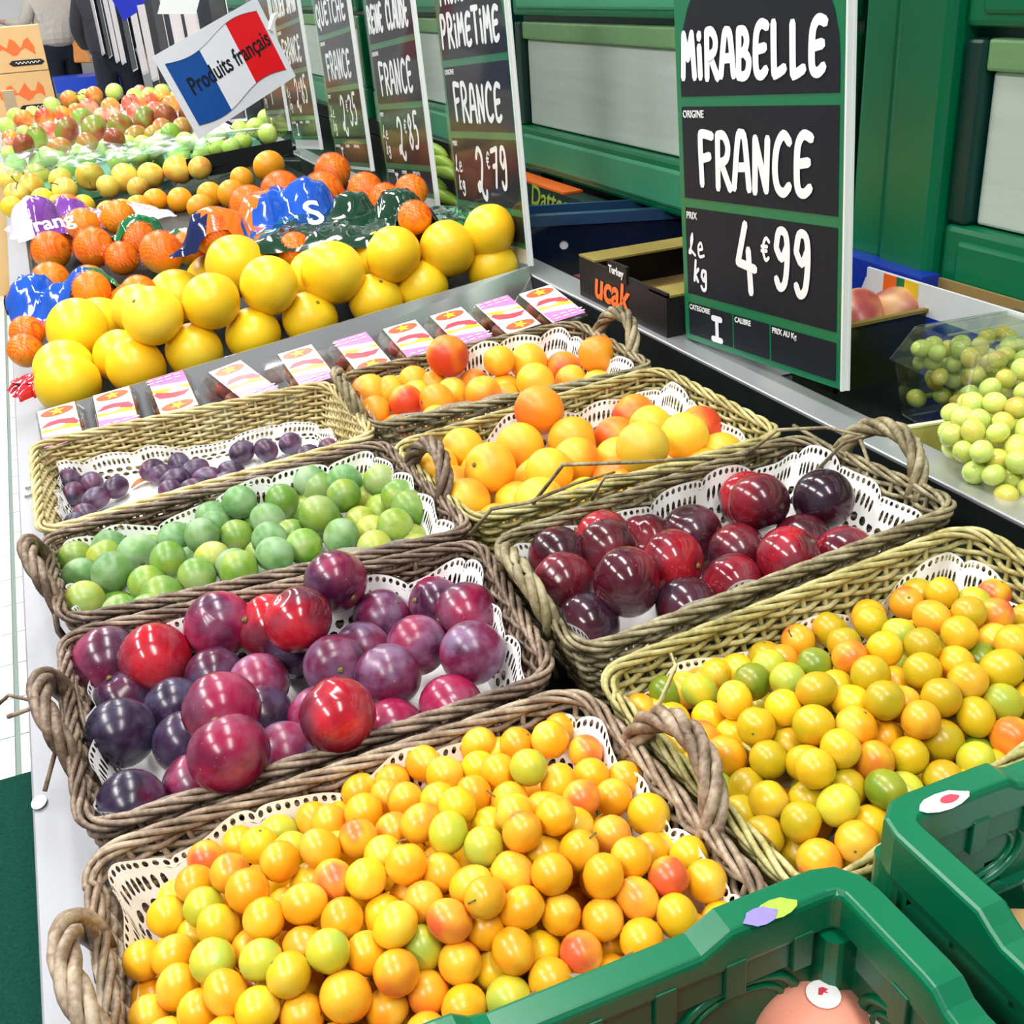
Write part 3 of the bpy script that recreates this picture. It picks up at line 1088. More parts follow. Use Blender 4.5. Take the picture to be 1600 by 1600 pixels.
p = onst((205, 763), .014); leaf((p[0], p[1], deck(p[0]) + .0135), 0.032, 0.013, 0.25, LEAF_B, 'dry brown leaf on the lace paper among the prune plums')
p = onst((112, 792), .014); leaf((p[0], p[1], deck(p[0]) + .0135), 0.034, 0.012, 0.9, LEAF_G, 'small green leaf under the prune plums at the basket end')

# ---------------- apricots
APM = {'y': skin_mat('yellow_apricot_skin', (0.86, 0.42, 0.018), (0.88, 0.50, 0.03), (0.82, 0.26, 0.02), 0.35, 0.42, 0, speck=0.3, scale=1.1, sss=0.08, bump=0.03),
       'o': skin_mat('orange_apricot_skin', (0.84, 0.30, 0.012), (0.86, 0.38, 0.02), (0.72, 0.10, 0.012), 0.55, 0.42, 0, speck=0.3, scale=1.0, sss=0.08, bump=0.03),
       'r': skin_mat('blushed_apricot_skin', (0.80, 0.22, 0.014), (0.84, 0.34, 0.02), (0.62, 0.05, 0.012), 0.75, 0.42, 0, speck=0.3, scale=1.0, sss=0.08, bump=0.03),
       'l': skin_mat('lemon_apricot_skin', (0.84, 0.52, 0.035), (0.78, 0.55, 0.05), (0.85, 0.36, 0.03), 0.25, 0.42, 0, speck=0.3, scale=1.1, sss=0.08, bump=0.03)}
APME = {k: [fruit_mesh('apricot', v, 1, 1, 0.96, 0.06, 0.14, 0.02, 26, 17), fruit_mesh('apricot', v, 1.0, 0.96, 1.0, 0.035, 0.12, 0.03, 26, 17)] for k, v in APM.items()}
AP_C = {'y': 'golden yellow', 'o': 'orange', 'r': 'red-blushed', 'l': 'lemon yellow'}
apn = zl([(778, 335, 80, 'o', 2), (545, 445, 66, 'y', 1), (735, 455, 78, 'y', 1), (450, 510, 76, 'y', 1), (610, 515, 75, 'y', 0), (515, 560, 66, 'y', 1), (650, 560, 84, 'y', 1), (560, 630, 76, 'y', 1),
          (655, 665, 72, 'y', 0), (765, 520, 62, 'y', 0), (890, 420, 78, 'y', 1), (895, 490, 77, 'y', 1), (820, 545, 74, 'y', 1), (770, 612, 82, 'y', 1), (940, 590, 66, 'y', 0),
          (1075, 335, 70, 'r', 0), (1035, 408, 70, 'o', 0), (1130, 382, 74, 'y', 1), (1115, 452, 84, 'l', 2), (1275, 385, 77, 'r', 1), (1265, 445, 77, 'l', 1), (1025, 490, 66, 'y', 0),
          (1250, 505, 66, 'o', 0), (1390, 460, 62, 'y', 0), (1085, 570, 66, 'y', 0), (1030, 540, 60, 'o', 0), (400, 520, 62, 'y', 0), (700, 610, 66, 'y', 0), (1180, 540, 62, 'y', 0)], (450, 480), 2.0)
P, r = place(apn, lambda a: (0.045, 0.060, 0.085)[a[4]], rmin=0.0265, rmax=0.0345)
P = keep_inside(relax(P, r, 60), r, b_aprn)
for a, p, rr in zip(apn, P, r):
    k = a[3]
    put('apricot', random.choice(APME[k]), p, rr, 'large %s apricot in the pale green straw basket' % AP_C[k] + cell(p, b_aprn), 'apricot', 'large %s apricots' % AP_C[k], part=('stem_scar', scar_me) if random.random() < 0.5 else None)
apf = zl([(285, 680, 85, 'y', 1), (385, 790, 64, 'o', 1), (425, 695, 60, 'y', 1), (508, 620, 68, 'y', 1), (655, 572, 90, 'r', 2), (490, 775, 73, 'r', 1), (535, 715, 64, 'y', 1), (615, 655, 64, 'y', 1),
          (640, 765, 76, 'o', 1), (685, 705, 62, 'y', 1), (620, 820, 64, 'y', 1), (778, 675, 72, 'r', 0), (790, 735, 76, 'o', 1), (890, 630, 67, 'y', 1), (895, 680, 56, 'y', 0), (910, 725, 60, 'y', 0),
          (1020, 580, 80, 'y', 1), (1130, 610, 76, 'r', 0), (1025, 662, 82, 'y', 1), (1180, 655, 70, 'y', 0), (1325, 585, 84, 'o', 1), (1340, 640, 66, 'y', 0), (455, 840, 60, 'r', 0), (720, 800, 60, 'o', 0)], (450, 350), 2.667)
P, r = place(apf, lambda a: (0.040, 0.056, 0.082)[a[4]], rmin=0.0215, rmax=0.032)
P = keep_inside(relax(P, r, 60), r, b_aprf)
for a, p, rr in zip(apf, P, r):
    k = a[3]
    put('apricot', random.choice(APME[k]), p, rr, 'small %s apricot in the basket beside the fruit packs' % AP_C[k] + cell(p, b_aprf), 'apricot', 'small %s apricots' % AP_C[k], part=('stem_scar', scar_me) if random.random() < 0.5 else None)

# ---------------- mirabelles
MRM = {'y': skin_mat('golden_mirabelle_skin', (0.82, 0.40, 0.010), (0.80, 0.33, 0.010), (0.80, 0.50, 0.05), 0.4, 0.30, 0, speck=0.35, scale=1.3, sss=0.08, bump=0.02),
       'o': skin_mat('amber_mirabelle_skin', (0.80, 0.34, 0.016), (0.82, 0.42, 0.022), (0.66, 0.17, 0.02), 0.5, 0.30, 0, speck=0.4, scale=1.2, sss=0.08, bump=0.02),
       'r': skin_mat('red_blushed_mirabelle_skin', (0.84, 0.44, 0.03), (0.80, 0.32, 0.03), (0.66, 0.10, 0.03), 0.55, 0.30, 0, speck=0.4, scale=1.0, sss=0.08, bump=0.02),
       'g': skin_mat('green_mirabelle_skin', (0.46, 0.48, 0.03), (0.58, 0.50, 0.03), (0.36, 0.46, 0.06), 0.4, 0.30, 0, speck=0.2, scale=1.2, sss=0.08, bump=0.02),
       'v': skin_mat('olive_mirabelle_skin', (0.56, 0.38, 0.009), (0.47, 0.36, 0.010), (0.66, 0.34, 0.012), 0.4, 0.30, 0, speck=0.4, scale=1.2, sss=0.08, bump=0.02),
       'l': skin_mat('lemon_mirabelle_skin', (0.80, 0.50, 0.012), (0.74, 0.44, 0.012), (0.80, 0.56, 0.06), 0.3, 0.30, 0, speck=0.25, scale=1.3, sss=0.08, bump=0.02),
       'd': skin_mat('dark_green_mirabelle_skin', (0.16, 0.24, 0.015), (0.26, 0.30, 0.02), (0.34, 0.32, 0.03), 0.3, 0.28, 0, speck=0.2, scale=1.2, bump=0.02)}
MRME = {k: [fruit_mesh('mirabelle', v, 1, 1, 0.97, 0.03, 0.10, 0.0, 18, 12), fruit_mesh('mirabelle', v, 0.95, 0.95, 1.10, 0.02, 0.08, 0.0, 18, 12),
            fruit_mesh('mirabelle', v, 1, 0.97, 1.0, 0.04, 0.10, 0.02, 18, 12)] for k, v in MRM.items()}
MR_C = {'y': 'golden', 'o': 'amber', 'r': 'red-blushed', 'g': 'yellow green', 'v': 'olive yellow', 'l': 'lemon yellow', 'd': 'dark green'}


def edge_dist(p, quad):
    c = quad.mean(0)
    best = 9
    for k in range(4):
        a, b = quad[k], quad[(k + 1) % 4]
        n = np.array([-(b - a)[1], (b - a)[0]])
        n /= np.linalg.norm(n)
        if np.dot(c[:2] - a[:2], n) < 0:
            n = -n
        best = min(best, np.dot(p[:2] - a[:2], n))
    return best


def heap(lst, B, lo, hi, rm, rM, span=0.10):
    P, r = [], []
    for a in lst:
        h = lo
        for _ in range(4):
            p = onst((a[0], a[1]), h)
            t = min(max(edge_dist(p, B.rim) / span, 0), 1)
            h = lo + (hi - lo) * t * t * (3 - 2 * t)
        small = a[2] < a[3] * 0.86
        if small:
            h -= 0.012
            p = onst((a[0], a[1]), h)
        P.append(p)
        r.append(min(max(a[2] * depth(p) / FPX, rm), rM))
    return np.array(P), np.array(r)


m_front_a = [(180, 165, 50), (225, 195, 60), (320, 140, 62), (425, 235, 65), (515, 120, 60), (440, 165, 50), (365, 150, 40), (525, 215, 45), (595, 230, 55), (665, 135, 60), (755, 120, 65), (800, 85, 50),
             (585, 155, 40), (700, 240, 62), (885, 160, 55), (910, 240, 62), (1010, 250, 60), (795, 270, 58), (985, 315, 65), (845, 325, 55), (745, 350, 50), (1100, 375, 73), (120, 255, 55), (45, 295, 48),
             (145, 360, 65), (230, 310, 55), (300, 320, 57), (345, 400, 62), (250, 425, 50), (395, 320, 45), (465, 358, 60), (515, 305, 45), (625, 315, 52), (570, 385, 50), (650, 385, 65), (435, 455, 55),
             (550, 490, 62), (785, 410, 55), (880, 390, 55), (940, 435, 66), (780, 465, 65), (695, 460, 55), (1185, 445, 50), (1225, 505, 66), (1105, 495, 45), (1030, 525, 63), (915, 580, 72), (845, 535, 65),
             (655, 555, 75), (565, 620, 45), (110, 465, 65), (30, 495, 55), (30, 395, 45), (210, 510, 60), (300, 545, 57), (405, 560, 60), (495, 610, 68), (170, 610, 72), (50, 595, 58), (360, 680, 65),
             (215, 690, 72), (300, 640, 45), (430, 755, 65), (530, 680, 60), (655, 650, 55), (770, 620, 60), (785, 690, 72), (570, 750, 75), (690, 725, 50), (925, 730, 65), (1035, 655, 65), (1150, 590, 65),
             (1290, 610, 73), (1190, 710, 65), (1330, 705, 50), (1060, 765, 75), (1260, 750, 45), (1060, 840, 50), (960, 830, 50), (860, 785, 72), (735, 825, 65), (630, 820, 55), (575, 870, 62), (450, 875, 70),
             (365, 840, 65), (250, 880, 78), (135, 830, 62), (260, 755, 70), (90, 745, 60), (35, 860, 60), (85, 970, 88), (215, 1010, 60), (345, 975, 60), (480, 985, 70), (625, 965, 80), (365, 1060, 65),
             (550, 1060, 50), (815, 910, 65), (840, 965, 60), (960, 885, 50), (730, 990, 50), (700, 1080, 60), (180, 1100, 65), (60, 1090, 70), (480, 1110, 65), (880, 870, 50)]
m_front_b = [(735, 440, 65), (855, 385, 55), (925, 390, 65), (690, 535, 66), (815, 500, 65), (905, 560, 80), (1000, 470, 68), (1005, 340, 50), (1110, 300, 55), (1080, 520, 60), (610, 640, 75), (735, 610, 65),
             (800, 695, 80), (960, 655, 70), (1015, 590, 45), (1095, 630, 70), (1100, 735, 65), (630, 775, 68), (525, 830, 65), (690, 720, 55), (790, 810, 82), (650, 905, 80), (540, 905, 58), (545, 990, 72),
             (695, 1000, 75), (820, 920, 70), (960, 815, 78), (1035, 880, 78), (930, 985, 75), (925, 910, 45), (1085, 990, 80), (1040, 410, 50), (870, 760, 50), (760, 880, 50), (820, 1050, 70), (620, 1070, 75), (980, 1080, 75)]
mf = [(a[0], a[1], a[2], 62 / 2.133) for a in zl(m_front_a, (500, 1100), 2.133)] + [(a[0], a[1], a[2], 70 / 2.286) for a in zl(m_front_b, (0, 1150), 2.286)]
P, r = heap(mf, b_mirf, 0.066, 0.112, 0.0128, 0.0160, 0.11)
P = keep_inside(relax(P, r, 60, pull=.04), r, b_mirf)
MIRF = (P, r)
for p, rr in zip(P, r):
    k = random.choices('yorgl', (46, 20, 12, 8, 16))[0]
    st = random.random() < 0.09
    put('mirabelle', random.choice(MRME[k]), p, rr, MR_C[k] + ' mirabelle' + (' with stalk' if st else '') + ' in the tan basket' + cell(p, b_mirf), 'mirabelle', '%s mirabelles in the tan basket' % MR_C[k],
        part=('stem', stem_me) if st else (('stem_scar', scar_me) if random.random() < 0.3 else None))
m_right = [(815, 283, 57), (975, 258, 60), (905, 350, 60), (1140, 190, 65), (1192, 272, 60), (1068, 340, 60), (1325, 240, 57), (1290, 325, 65), (1420, 270, 45), (1505, 240, 58), (1400, 320, 60), (1520, 340, 60),
           (1175, 375, 45), (1375, 398, 62), (1480, 400, 50), (1255, 437, 65), (1125, 440, 60), (975, 412, 50), (808, 400, 60), (640, 412, 60), (720, 412, 50), (560, 458, 60), (450, 455, 48), (405, 480, 55),
           (282, 520, 55), (205, 598, 57), (310, 580, 50), (390, 550, 65), (525, 520, 55), (475, 580, 62), (595, 620, 65), (655, 545, 68), (715, 490, 55), (760, 470, 50), (780, 540, 55), (880, 490, 62),
           (770, 640, 68), (880, 595, 68), (950, 545, 45), (995, 475, 60), (1060, 530, 70), (1160, 540, 50), (1250, 535, 55), (1300, 595, 70), (1395, 550, 70), (1360, 485, 55), (1465, 450, 50), (1525, 500, 75),
           (1570, 440, 55), (1570, 385, 50), (1505, 620, 72), (1460, 665, 65), (1600, 600, 60), (1205, 620, 55), (1115, 635, 70), (1030, 610, 60), (1010, 705, 73), (885, 725, 75), (700, 710, 70), (590, 730, 45),
           (490, 750, 65), (378, 680, 65), (360, 790, 65), (450, 850, 55), (570, 815, 75), (720, 830, 68), (760, 770, 45), (840, 815, 60), (960, 820, 55), (1085, 825, 72), (1120, 740, 50), (1235, 720, 67),
           (1350, 750, 80), (1215, 825, 62), (1420, 700, 50), (1520, 750, 75), (1475, 780, 60), (1430, 845, 55), (1530, 840, 75), (1310, 890, 60), (1165, 910, 72), (990, 915, 55), (865, 880, 65), (830, 925, 72),
           (735, 960, 60), (650, 905, 60), (510, 920, 62), (600, 1000, 65), (715, 1070, 75), (860, 1030, 72), (945, 990, 62), (1055, 1010, 60), (920, 1135, 80), (980, 1090, 55), (1035, 1170, 50), (800, 1130, 50),
           (1350, 650, 50), (1420, 610, 50), (300, 640, 45), (520, 680, 50), (660, 770, 45), (1100, 940, 60), (1220, 990, 60), (1350, 960, 60), (1450, 920, 60), (1560, 900, 60), (1610, 720, 60), (1620, 820, 60), (1620, 500, 60), (1610, 330, 55), (1600, 270, 50)]
mg = [(a[0], a[1], a[2], 62 / 2.222) for a in zl(m_right, (880, 820), 2.222)]
P, r = heap(mg, b_mirg, 0.050, 0.088, 0.0136, 0.0172, 0.12)
P = keep_inside(relax(P, r, 60, pull=.04), r, b_mirg)
MIRG = (P, r)
for p, rr in zip(P, r):
    k = random.choices('yorgvld', (14, 8, 5, 14, 44, 16, 6))[0]
    st = random.random() < 0.08
    put('mirabelle', random.choice(MRME[k]), p, rr, MR_C[k] + ' mirabelle' + (' with stalk' if st else '') + ' in the pale olive basket' + cell(p, b_mirg), 'mirabelle', '%s mirabelles in the pale olive basket' % MR_C[k],
        part=('stem', stem_me) if st else (('stem_scar', scar_me) if random.random() < 0.3 else None))


def under_layer(P, r, B, mats, label, name):
    """fruit below the counted top layer, one object per basket"""
    tops = list(zip(P, r))
    base = MRME['y'][0]
    vs0 = np.array([v.co[:] for v in base.vertices])
    fs0 = [tuple(f.vertices) for f in base.polygons]
    V, F, FM = [], [], []
    rr = float(np.mean(r))
    pts = []
    lo = B.base.min(0); hi = B.base.max(0)
    g = rr * 1.92
    ny = int((hi[1] - lo[1] + .04) / g) + 1
    nx = int((hi[0] - lo[0] + .04) / g) + 1
    for lay in range(4):
        for i in range(nx):
            for j in range(ny):
                x = lo[0] - .02 + g * (i + 0.5 * (j % 2) + .25 * (lay % 2)) + random.uniform(-.002, .002)
                y = lo[1] - .02 + g * 0.9 * (j + .3 * (lay % 2)) + random.uniform(-.002, .002)
                z = deck(x) + 0.015 + rr + lay * rr * 1.55
                p = np.array([x, y, z])
                s = (z - deck(x)) / RH
                q = B.base * (1 - s) + B.rim * s
                if edge_dist(p, q) < rr + .010:
                    continue
                d2 = np.linalg.norm(P[:, :2] - p[:2], axis=1)
                near = d2 < rr * 2.6
                if not near.any():
                    continue
                dd = np.linalg.norm(P - p, axis=1)
                if (dd < (r + rr) * 0.93).any() or z > P[near][:, 2].min() - rr * 0.4:
                    continue
                pts.append(p)
    for p in pts:
        n = len(V)
        V += [tuple(a) for a in vs0 * rr + p]
        F += [tuple(a + n for a in f) for f in fs0]
        FM += [random.randrange(len(mats))] * len(fs0)
    o = obj(name, mesh(name, np.array(V) - B.c, F, mats, True, FM), None, tuple(B.c))
    tag(o, label, 'mirabelles', None, 'stuff')


under_layer(*MIRF, b_mirf, [MRM['y'], MRM['o'], MRM['l']], 'golden mirabelles buried under the top layer of the tan basket', 'buried_mirabelles')
under_layer(*MIRG, b_mirg, [MRM['v'], MRM['y'], MRM['g']], 'olive mirabelles buried under the top layer of the pale olive basket', 'buried_mirabelles')
# ------------------------------------------------------------------ price boards
SIGN_GREEN = plain('sign_green_print', (0.003, 0.15, 0.060), 0.35, 0, 0.5)
SIGN_BLACK = plain('chalkboard_black_print', (0.009, 0.012, 0.018), 0.5, 0, 0.18, 0.2, 20)
CHALK = plain('white_chalk_marker', (0.80, 0.82, 0.84), 0.6, 0, 0.3, 0.06, 60)
PRINT = plain('white_print', (0.72, 0.74, 0.74), 0.6, 0, 0.3)
SLEEVE = plain('milky_acrylic_sleeve', (0.70, 0.74, 0.74), 0.2, 0, 0.5)
GLAZE = clear('clear_sign_glazing', (0.97, 0.99, 0.98), 0.02, 0.08)

GLY = {
    'M': [[(0, 0), (.12, 1), (.42, .45), (.78, 1), (.95, 0)]], 'i': [[(.5, 0), (.42, .66)], [(.40, .90), (.44, .95)]],
    'R': [[(.12, 0), (.15, 1), (.55, 1), (.82, .80), (.70, .56), (.2, .46)], [(.38, .46), (.92, 0)]],
    'A': [[(0, 0), (.28, .9), (.5, 1), (.72, .88), (.95, 0)], [(.12, .38), (.85, .40)]],
    'B': [[(.12, 0), (.15, 1), (.55, .98), (.72, .78), (.55, .56), (.2, .5)], [(.5, .54), (.85, .36), (.78, .10), (.5, 0), (.12, .02)]],
    'E': [[(.90, .95), (.5, 1), (.2, .80), (.15, .3), (.25, .05), (.55, 0), (.85, .10)], [(.2, .50), (.75, .54)]],
    'L': [[(.15, 1), (.2, .10), (.35, .02), (.85, .12)]], 'F': [[(.2, 0), (.15, .88), (.3, 1), (.95, .96)], [(.2, .50), (.75, .56)]],
    'N': [[(.1, 0), (.15, 1), (.78, .05), (.88, 1)]], 'C': [[(.92, .88), (.6, 1), (.25, .80), (.12, .42), (.25, .1), (.6, 0), (.92, .12)]],
    'P': [[(.12, 0), (.15, 1), (.6, .98), (.85, .76), (.6, .50), (.2, .46)]], 'T': [[(.5, 0), (.5, 1)], [(.05, 1), (.95, 1)]],
    'Q': [[(.5, 1), (.15, .8), (.08, .4), (.3, .06), (.65, .04), (.9, .4), (.8, .85), (.5, 1)], [(.55, .25), (.9, -.18)]],
    'U': [[(.1, 1), (.12, .25), (.35, 0), (.65, .05), (.85, .3), (.88, 1)]], 'H': [[(.12, 0), (.15, 1)], [(.85, 0), (.85, 1)], [(.15, .5), (.85, .5)]],
    'O': [[(.5, 1), (.15, .8), (.1, .3), (.4, 0), (.75, .1), (.9, .5), (.78, .9), (.5, 1)]], 'D': [[(.12, 0), (.15, 1), (.6, .9), (.88, .5), (.6, .06), (.12, 0)]],
    'S': [[(.85, .88), (.5, 1), (.2, .8), (.35, .56), (.7, .42), (.8, .16), (.5, 0), (.12, .1)]], 'I': [[(.5, 0), (.5, 1)], [(.15, 1), (.85, 1)], [(.12, 0), (.88, 0)]],
    'G': [[(.88, .85), (.55, 1), (.18, .75), (.12, .3), (.45, 0), (.85, .15), (.85, .45), (.55, .45)]], 'J': [[(.7, 1), (.7, .2), (.45, 0), (.15, .15)]],
    '1': [[(.25, .75), (.55, 1), (.55, 0)]],
    '2': [[(.1, .80), (.3, 1), (.62, .92), (.70, .68), (.42, .18), (.15, .05), (.08, .16), (.3, .22), (.55, -.05), (.85, -.12), (.95, .05)]],
    '3': [[(.1, .9), (.5, 1), (.8, .8), (.45, .56), (.85, .3), (.5, 0), (.1, .1)]], '4': [[(.45, 1), (.10, .42), (.88, .36)], [(.58, .62), (.68, 0)]],
    '5': [[(.9, 1), (.3, .98), (.22, .58), (.6, .60), (.82, .35), (.6, .04), (.15, .02)]], '7': [[(.05, .92), (.9, 1), (.45, 0)], [(.25, .52), (.75, .56)]],
    '8': [[(.5, .52), (.2, .75), (.5, 1), (.8, .75), (.5, .52), (.15, .22), (.5, 0), (.85, .25), (.5, .52)]],
    '9': [[(.80, .72), (.5, .52), (.18, .70), (.35, .98), (.75, .95), (.85, .60), (.72, .12), (.4, 0), (.2, .14)]],
    '€': [[(.95, .85), (.6, 1), (.3, .75), (.28, .3), (.55, 0), (.9, .12)], [(.05, .60), (.7, .62)], [(.05, .40), (.65, .42)]],
    'l': [[(.2, .2), (.55, .7), (.5, 1), (.3, .7), (.3, .1), (.05, .05), (.2, .2), (.9, .0)]], 'e': [[(.1, .25), (.7, .35), (.5, .6), (.15, .4), (.3, 0), (.95, .08)]],
    'k': [[(.15, 0), (.35, 1), (.25, .45)], [(.8, .62), (.25, .32), (.75, 0)]], 'g': [[(.8, .6), (.3, .6), (.15, .3), (.5, .12), (.8, .55), (.8, -.2), (.4, -.35), (.1, -.2)]],
    'u': [[(.1, .6), (.15, .1), (.5, 0), (.8, .2), (.82, .6)], [(.82, .3), (.9, 0)]], '+': [[(.1, .4), (.9, .4)], [(.5, .05), (.5, .78)]], 'o': [[(.5, .6), (.15, .4), (.3, .02), (.75, .08), (.85, .4), (.5, .6)]],
    'r': [[(.2, 0), (.2, .6)], [(.2, .4), (.5, .6), (.85, .55)]], 't': [[(.45, 1), (.4, .15), (.75, 0)], [(.1, .65), (.85, .65)]], '\u00e9': []}


def smooth_line(pl, n=4):
    """rounded pen stroke through the points"""
    p = np.array(pl, float)
    if len(p) < 3:
        return p
    out = []
    for i in range(len(p) - 1):
        p0, p1, p2, p3 = p[max(i - 1, 0)], p[i], p[i + 1], p[min(i + 2, len(p) - 1)]
        for t in np.linspace(0, 1, n, endpoint=False):
            out.append(0.5 * (2 * p1 + (p2 - p0) * t + (2 * p0 - 5 * p1 + 4 * p2 - p3) * t * t + (3 * p1 - p0 - 3 * p2 + p3) * t ** 3))
    out.append(p[-1])
    return np.array(out)


STROKE_Z = [0]


def split_corners(pls):
    """a pen lifts at sharp turns"""
    out = []
    for pl in pls:
        cur = [pl[0]]
        for i in range(1, len(pl)):
            cur.append(pl[i])
            if i < len(pl) - 1:
                a = np.subtract(pl[i], pl[i - 1])
                b = np.subtract(pl[i + 1], pl[i])
                if np.dot(a, b) / (np.linalg.norm(a) * np.linalg.norm(b) + 1e-9) < 0.1:
                    out.append(cur)
                    cur = [pl[i]]
        out.append(cur)
    return out



def strokes(mb, text, u0, v0, u1, v1, height, width, rnd, zoff=0.0012, thin=1.0, gap=0.16):
    """hand lettering between baseline ends (u0,v0) and (u1,v1)"""
    if not text:
        return mb
    wds = [0.55 if c in 'i1I' else 1.0 for c in text]
    tot = sum(wds)
    L = math.hypot(u1 - u0, v1 - v0)
    du, dv = (u1 - u0) / L, (v1 - v0) / L
    pos = 0.0
    for c, wd in zip(text, wds):
        cw = L * wd / tot
        if c != ' ' and c in GLY:
            hh = height * rnd.uniform(.94, 1.06)
            dy = rnd.uniform(-.03, .03) * height
            for pl in split_corners(GLY[c]):
                q = smooth_line(pl)
                pts = []
                for (a, b) in q:
                    s = pos + cw * (gap / 2 + a * (1 - gap))
                    pts.append((u0 + du * s - dv * b * hh, v0 + dv * s + du * b * hh + dy))
                pts = np.array(pts)
                STROKE_Z[0] = (STROKE_Z[0] + 1) % 9
                zz = zoff + 3.5e-5 * STROKE_Z[0]
                tg = np.gradient(pts, axis=0)
                tg /= np.linalg.norm(tg, axis=1)[:, None] + 1e-9
                nr = np.stack([-tg[:, 1], tg[:, 0]], 1) * width / 2
                vs = []
                st = pts[0] - tg[0] * width * .42
                en = pts[-1] + tg[-1] * width * .42
                full = np.vstack([st, pts, en])
                nf = np.vstack([nr[0] * .55, nr, nr[-1] * .55])
                m_ = len(full)
                vs = [(q[0] + w_[0], q[1] + w_[1], zz + 1.5e-5 * k) for k, (q, w_) in enumerate(zip(full, nf))] + [(q[0] - w_[0], q[1] - w_[1], zz + 1.5e-5 * k) for k, (q, w_) in enumerate(zip(full, nf))]
                mb.add(vs, [(k + m_, k + 1 + m_, k + 1, k) for k in range(m_ - 1)])
        pos += cw
    return mb


def font_text(name, body, size, mat, parent, loc, rot=(0, 0, 0), align='LEFT', ext=0.0002, shear=0.0, sx=1.0, bold=0.0):
    cu = bpy.data.curves.new(name, 'FONT')
    cu.body = body
    cu.size = size
    cu.extrude = ext
    cu.shear = shear
    cu.offset = bold
    cu.align_x = align
    cu.resolution_u = 3
    cu.materials.append(mat)
    tmp = bpy.data.objects.new(name, cu)
    me = bpy.data.meshes.new_from_object(tmp)
    bpy.data.objects.remove(tmp)
    bpy.data.curves.remove(cu)
    o = bpy.data.objects.new(name, me)
    o.location = loc
    o.rotation_euler = rot
    o.scale = (sx, 1, 1)
    return link(o, parent)


def price_board(O, phi, title, price, label, first=None, W=0.335, H=0.60, below=0.0, cal='', detail=True, seed=0, tw=0.0098, glaze=True):
    rnd = random.Random(seed)
    a = math.radians(phi)
    eu, ev, en = Vector((0, -math.cos(a), math.sin(a))), Vector((0, math.sin(a), math.cos(a))), Vector((-1, 0, 0))
    e = empty('price_board', (0, 0, 0), label, 'price sign', 'chalk price boards along the stand')
    M4 = Matrix.Identity(4)
    for i in range(3):
        M4[i][0], M4[i][1], M4[i][2], M4[i][3] = eu[i], ev[i], en[i], O[i]
    e.matrix_world = M4
    bd = MB().box((0, below, -.0025), (W, H, .0)).build('board', SIGN_GREEN, e)
    sv = MB().box((-.004, 0, -.006), (W + .006, H + .01, -.003))
    sv.box((W + .001, 0, -.006), (W + .004, H + .01, .0035))
    sv.build('sleeve', SLEEVE, e)
    if glaze:
        MB().add([(-.001, below * .3, .0032), (W + .001, below * .3, .0032), (W + .001, H, .0032), (-.001, H, .0032)], [(0, 1, 2, 3)]).build('glazing', GLAZE, e)
    for u in (.04, W - .04):
        MB().tube(np.array([(u, H - .005, -.0045), (u, H + .02, -.0045), (u - math.tan(a) * (2.05 - O[2] - H) * 0.98, 2.05 - O[2] + .0, -.0045)]), .0015, 5).build('hanger', STEEL, e)
    b0 = below
    m = .011
    rows = [(.006, .052), (.064, .177), (.189, .301)]
    if W < .3:
        pass
    pan = lambda u0, v0, u1, v1: MB().add([(u0, b0 + v0, .0006), (u1, b0 + v0, .0006), (u1, b0 + v1, .0006), (u0, b0 + v1, .0006)], [(0, 1, 2, 3)]).build('chalk_panel', SIGN_BLACK, e)
    for u0, u1 in ((m, .116), (.120, .197), (.201, W - m)):
        pan(u0, .008, u1, .052)
    pan(m, .064, W - m, .177)
    pan(m, .189, W - m, .301)
    # arched title panel
    vs = [(m, b0 + .313, .0006), (W - m, b0 + .313, .0006)]
    for k in range(19):
        t = math.pi * k / 18
        vs.append((W / 2 + (W / 2 - m) * math.cos(t), b0 + .345 + .135 * math.sin(t), .0006))
    MB().add(vs, [tuple(range(len(vs)))]).build('chalk_panel', SIGN_BLACK, e)
    ch = MB()
    if first:
        strokes(ch, first, .030, b0 + .405, W - .02, b0 + .405, .050, tw * .8, rnd)
    strokes(ch, title, .016 if len(title) > 6 else .05, b0 + .336, W - .030 if len(title) > 6 else W - .05, b0 + .332, .050, tw, rnd)
    if ch.v:
        ch.build('title_lettering', CHALK, e)
    strokes(MB(), 'FRANCE', .046, b0 + .208, W - .050, b0 + .208, .060, tw, rnd).build('origin_lettering', CHALK, e)
    pr = MB()
    strokes(pr, price[0], .125, b0 + .084, .180, b0 + .084, .078, tw, rnd)
    strokes(pr, '€', .182, b0 + .128, .202, b0 + .128, .026, tw * .4, rnd)
    strokes(pr, price[1:], .205, b0 + .098, .282, b0 + .098, .066, tw * .9, rnd)
    pr.build('price_lettering', CHALK, e)
    pr = MB()
    strokes(pr, 'le', .016, b0 + .118, .058, b0 + .116, .028, tw * .35, rnd)
    strokes(pr, 'kg', .026, b0 + .084, .062, b0 + .082, .026, tw * .45, rnd)
    pr.build('unit_lettering', CHALK, e)
    it = MB()
    strokes(it, 'I', .065, b0 + .012, .098, b0 + .012, .028, tw * .7, rnd)
    if cal:
        strokes(it, cal, .128, b0 + .012, .190, b0 + .012, .020, tw * .35, rnd)
    it.build('class_lettering', CHALK, e)
    if detail:
        for t, u, v, s in (('ORIGINE', .014, .288, .0125), ('PRIX', .014, .163, .0125), ('CATEGORIE', .014, .043, .0095), ('CALIBRE', .123, .043, .0095), ('PRIX AU Kg', .204, .043, .0095)):
            font_text('printed_caption', t, s, PRINT, e, (u, b0 + v, .0010), bold=.0002)
    return e


def sign_o(px, x):
    return onx(px, x)


def on_ledge(O, x):
    return Vector((x, O[1], O[2]))


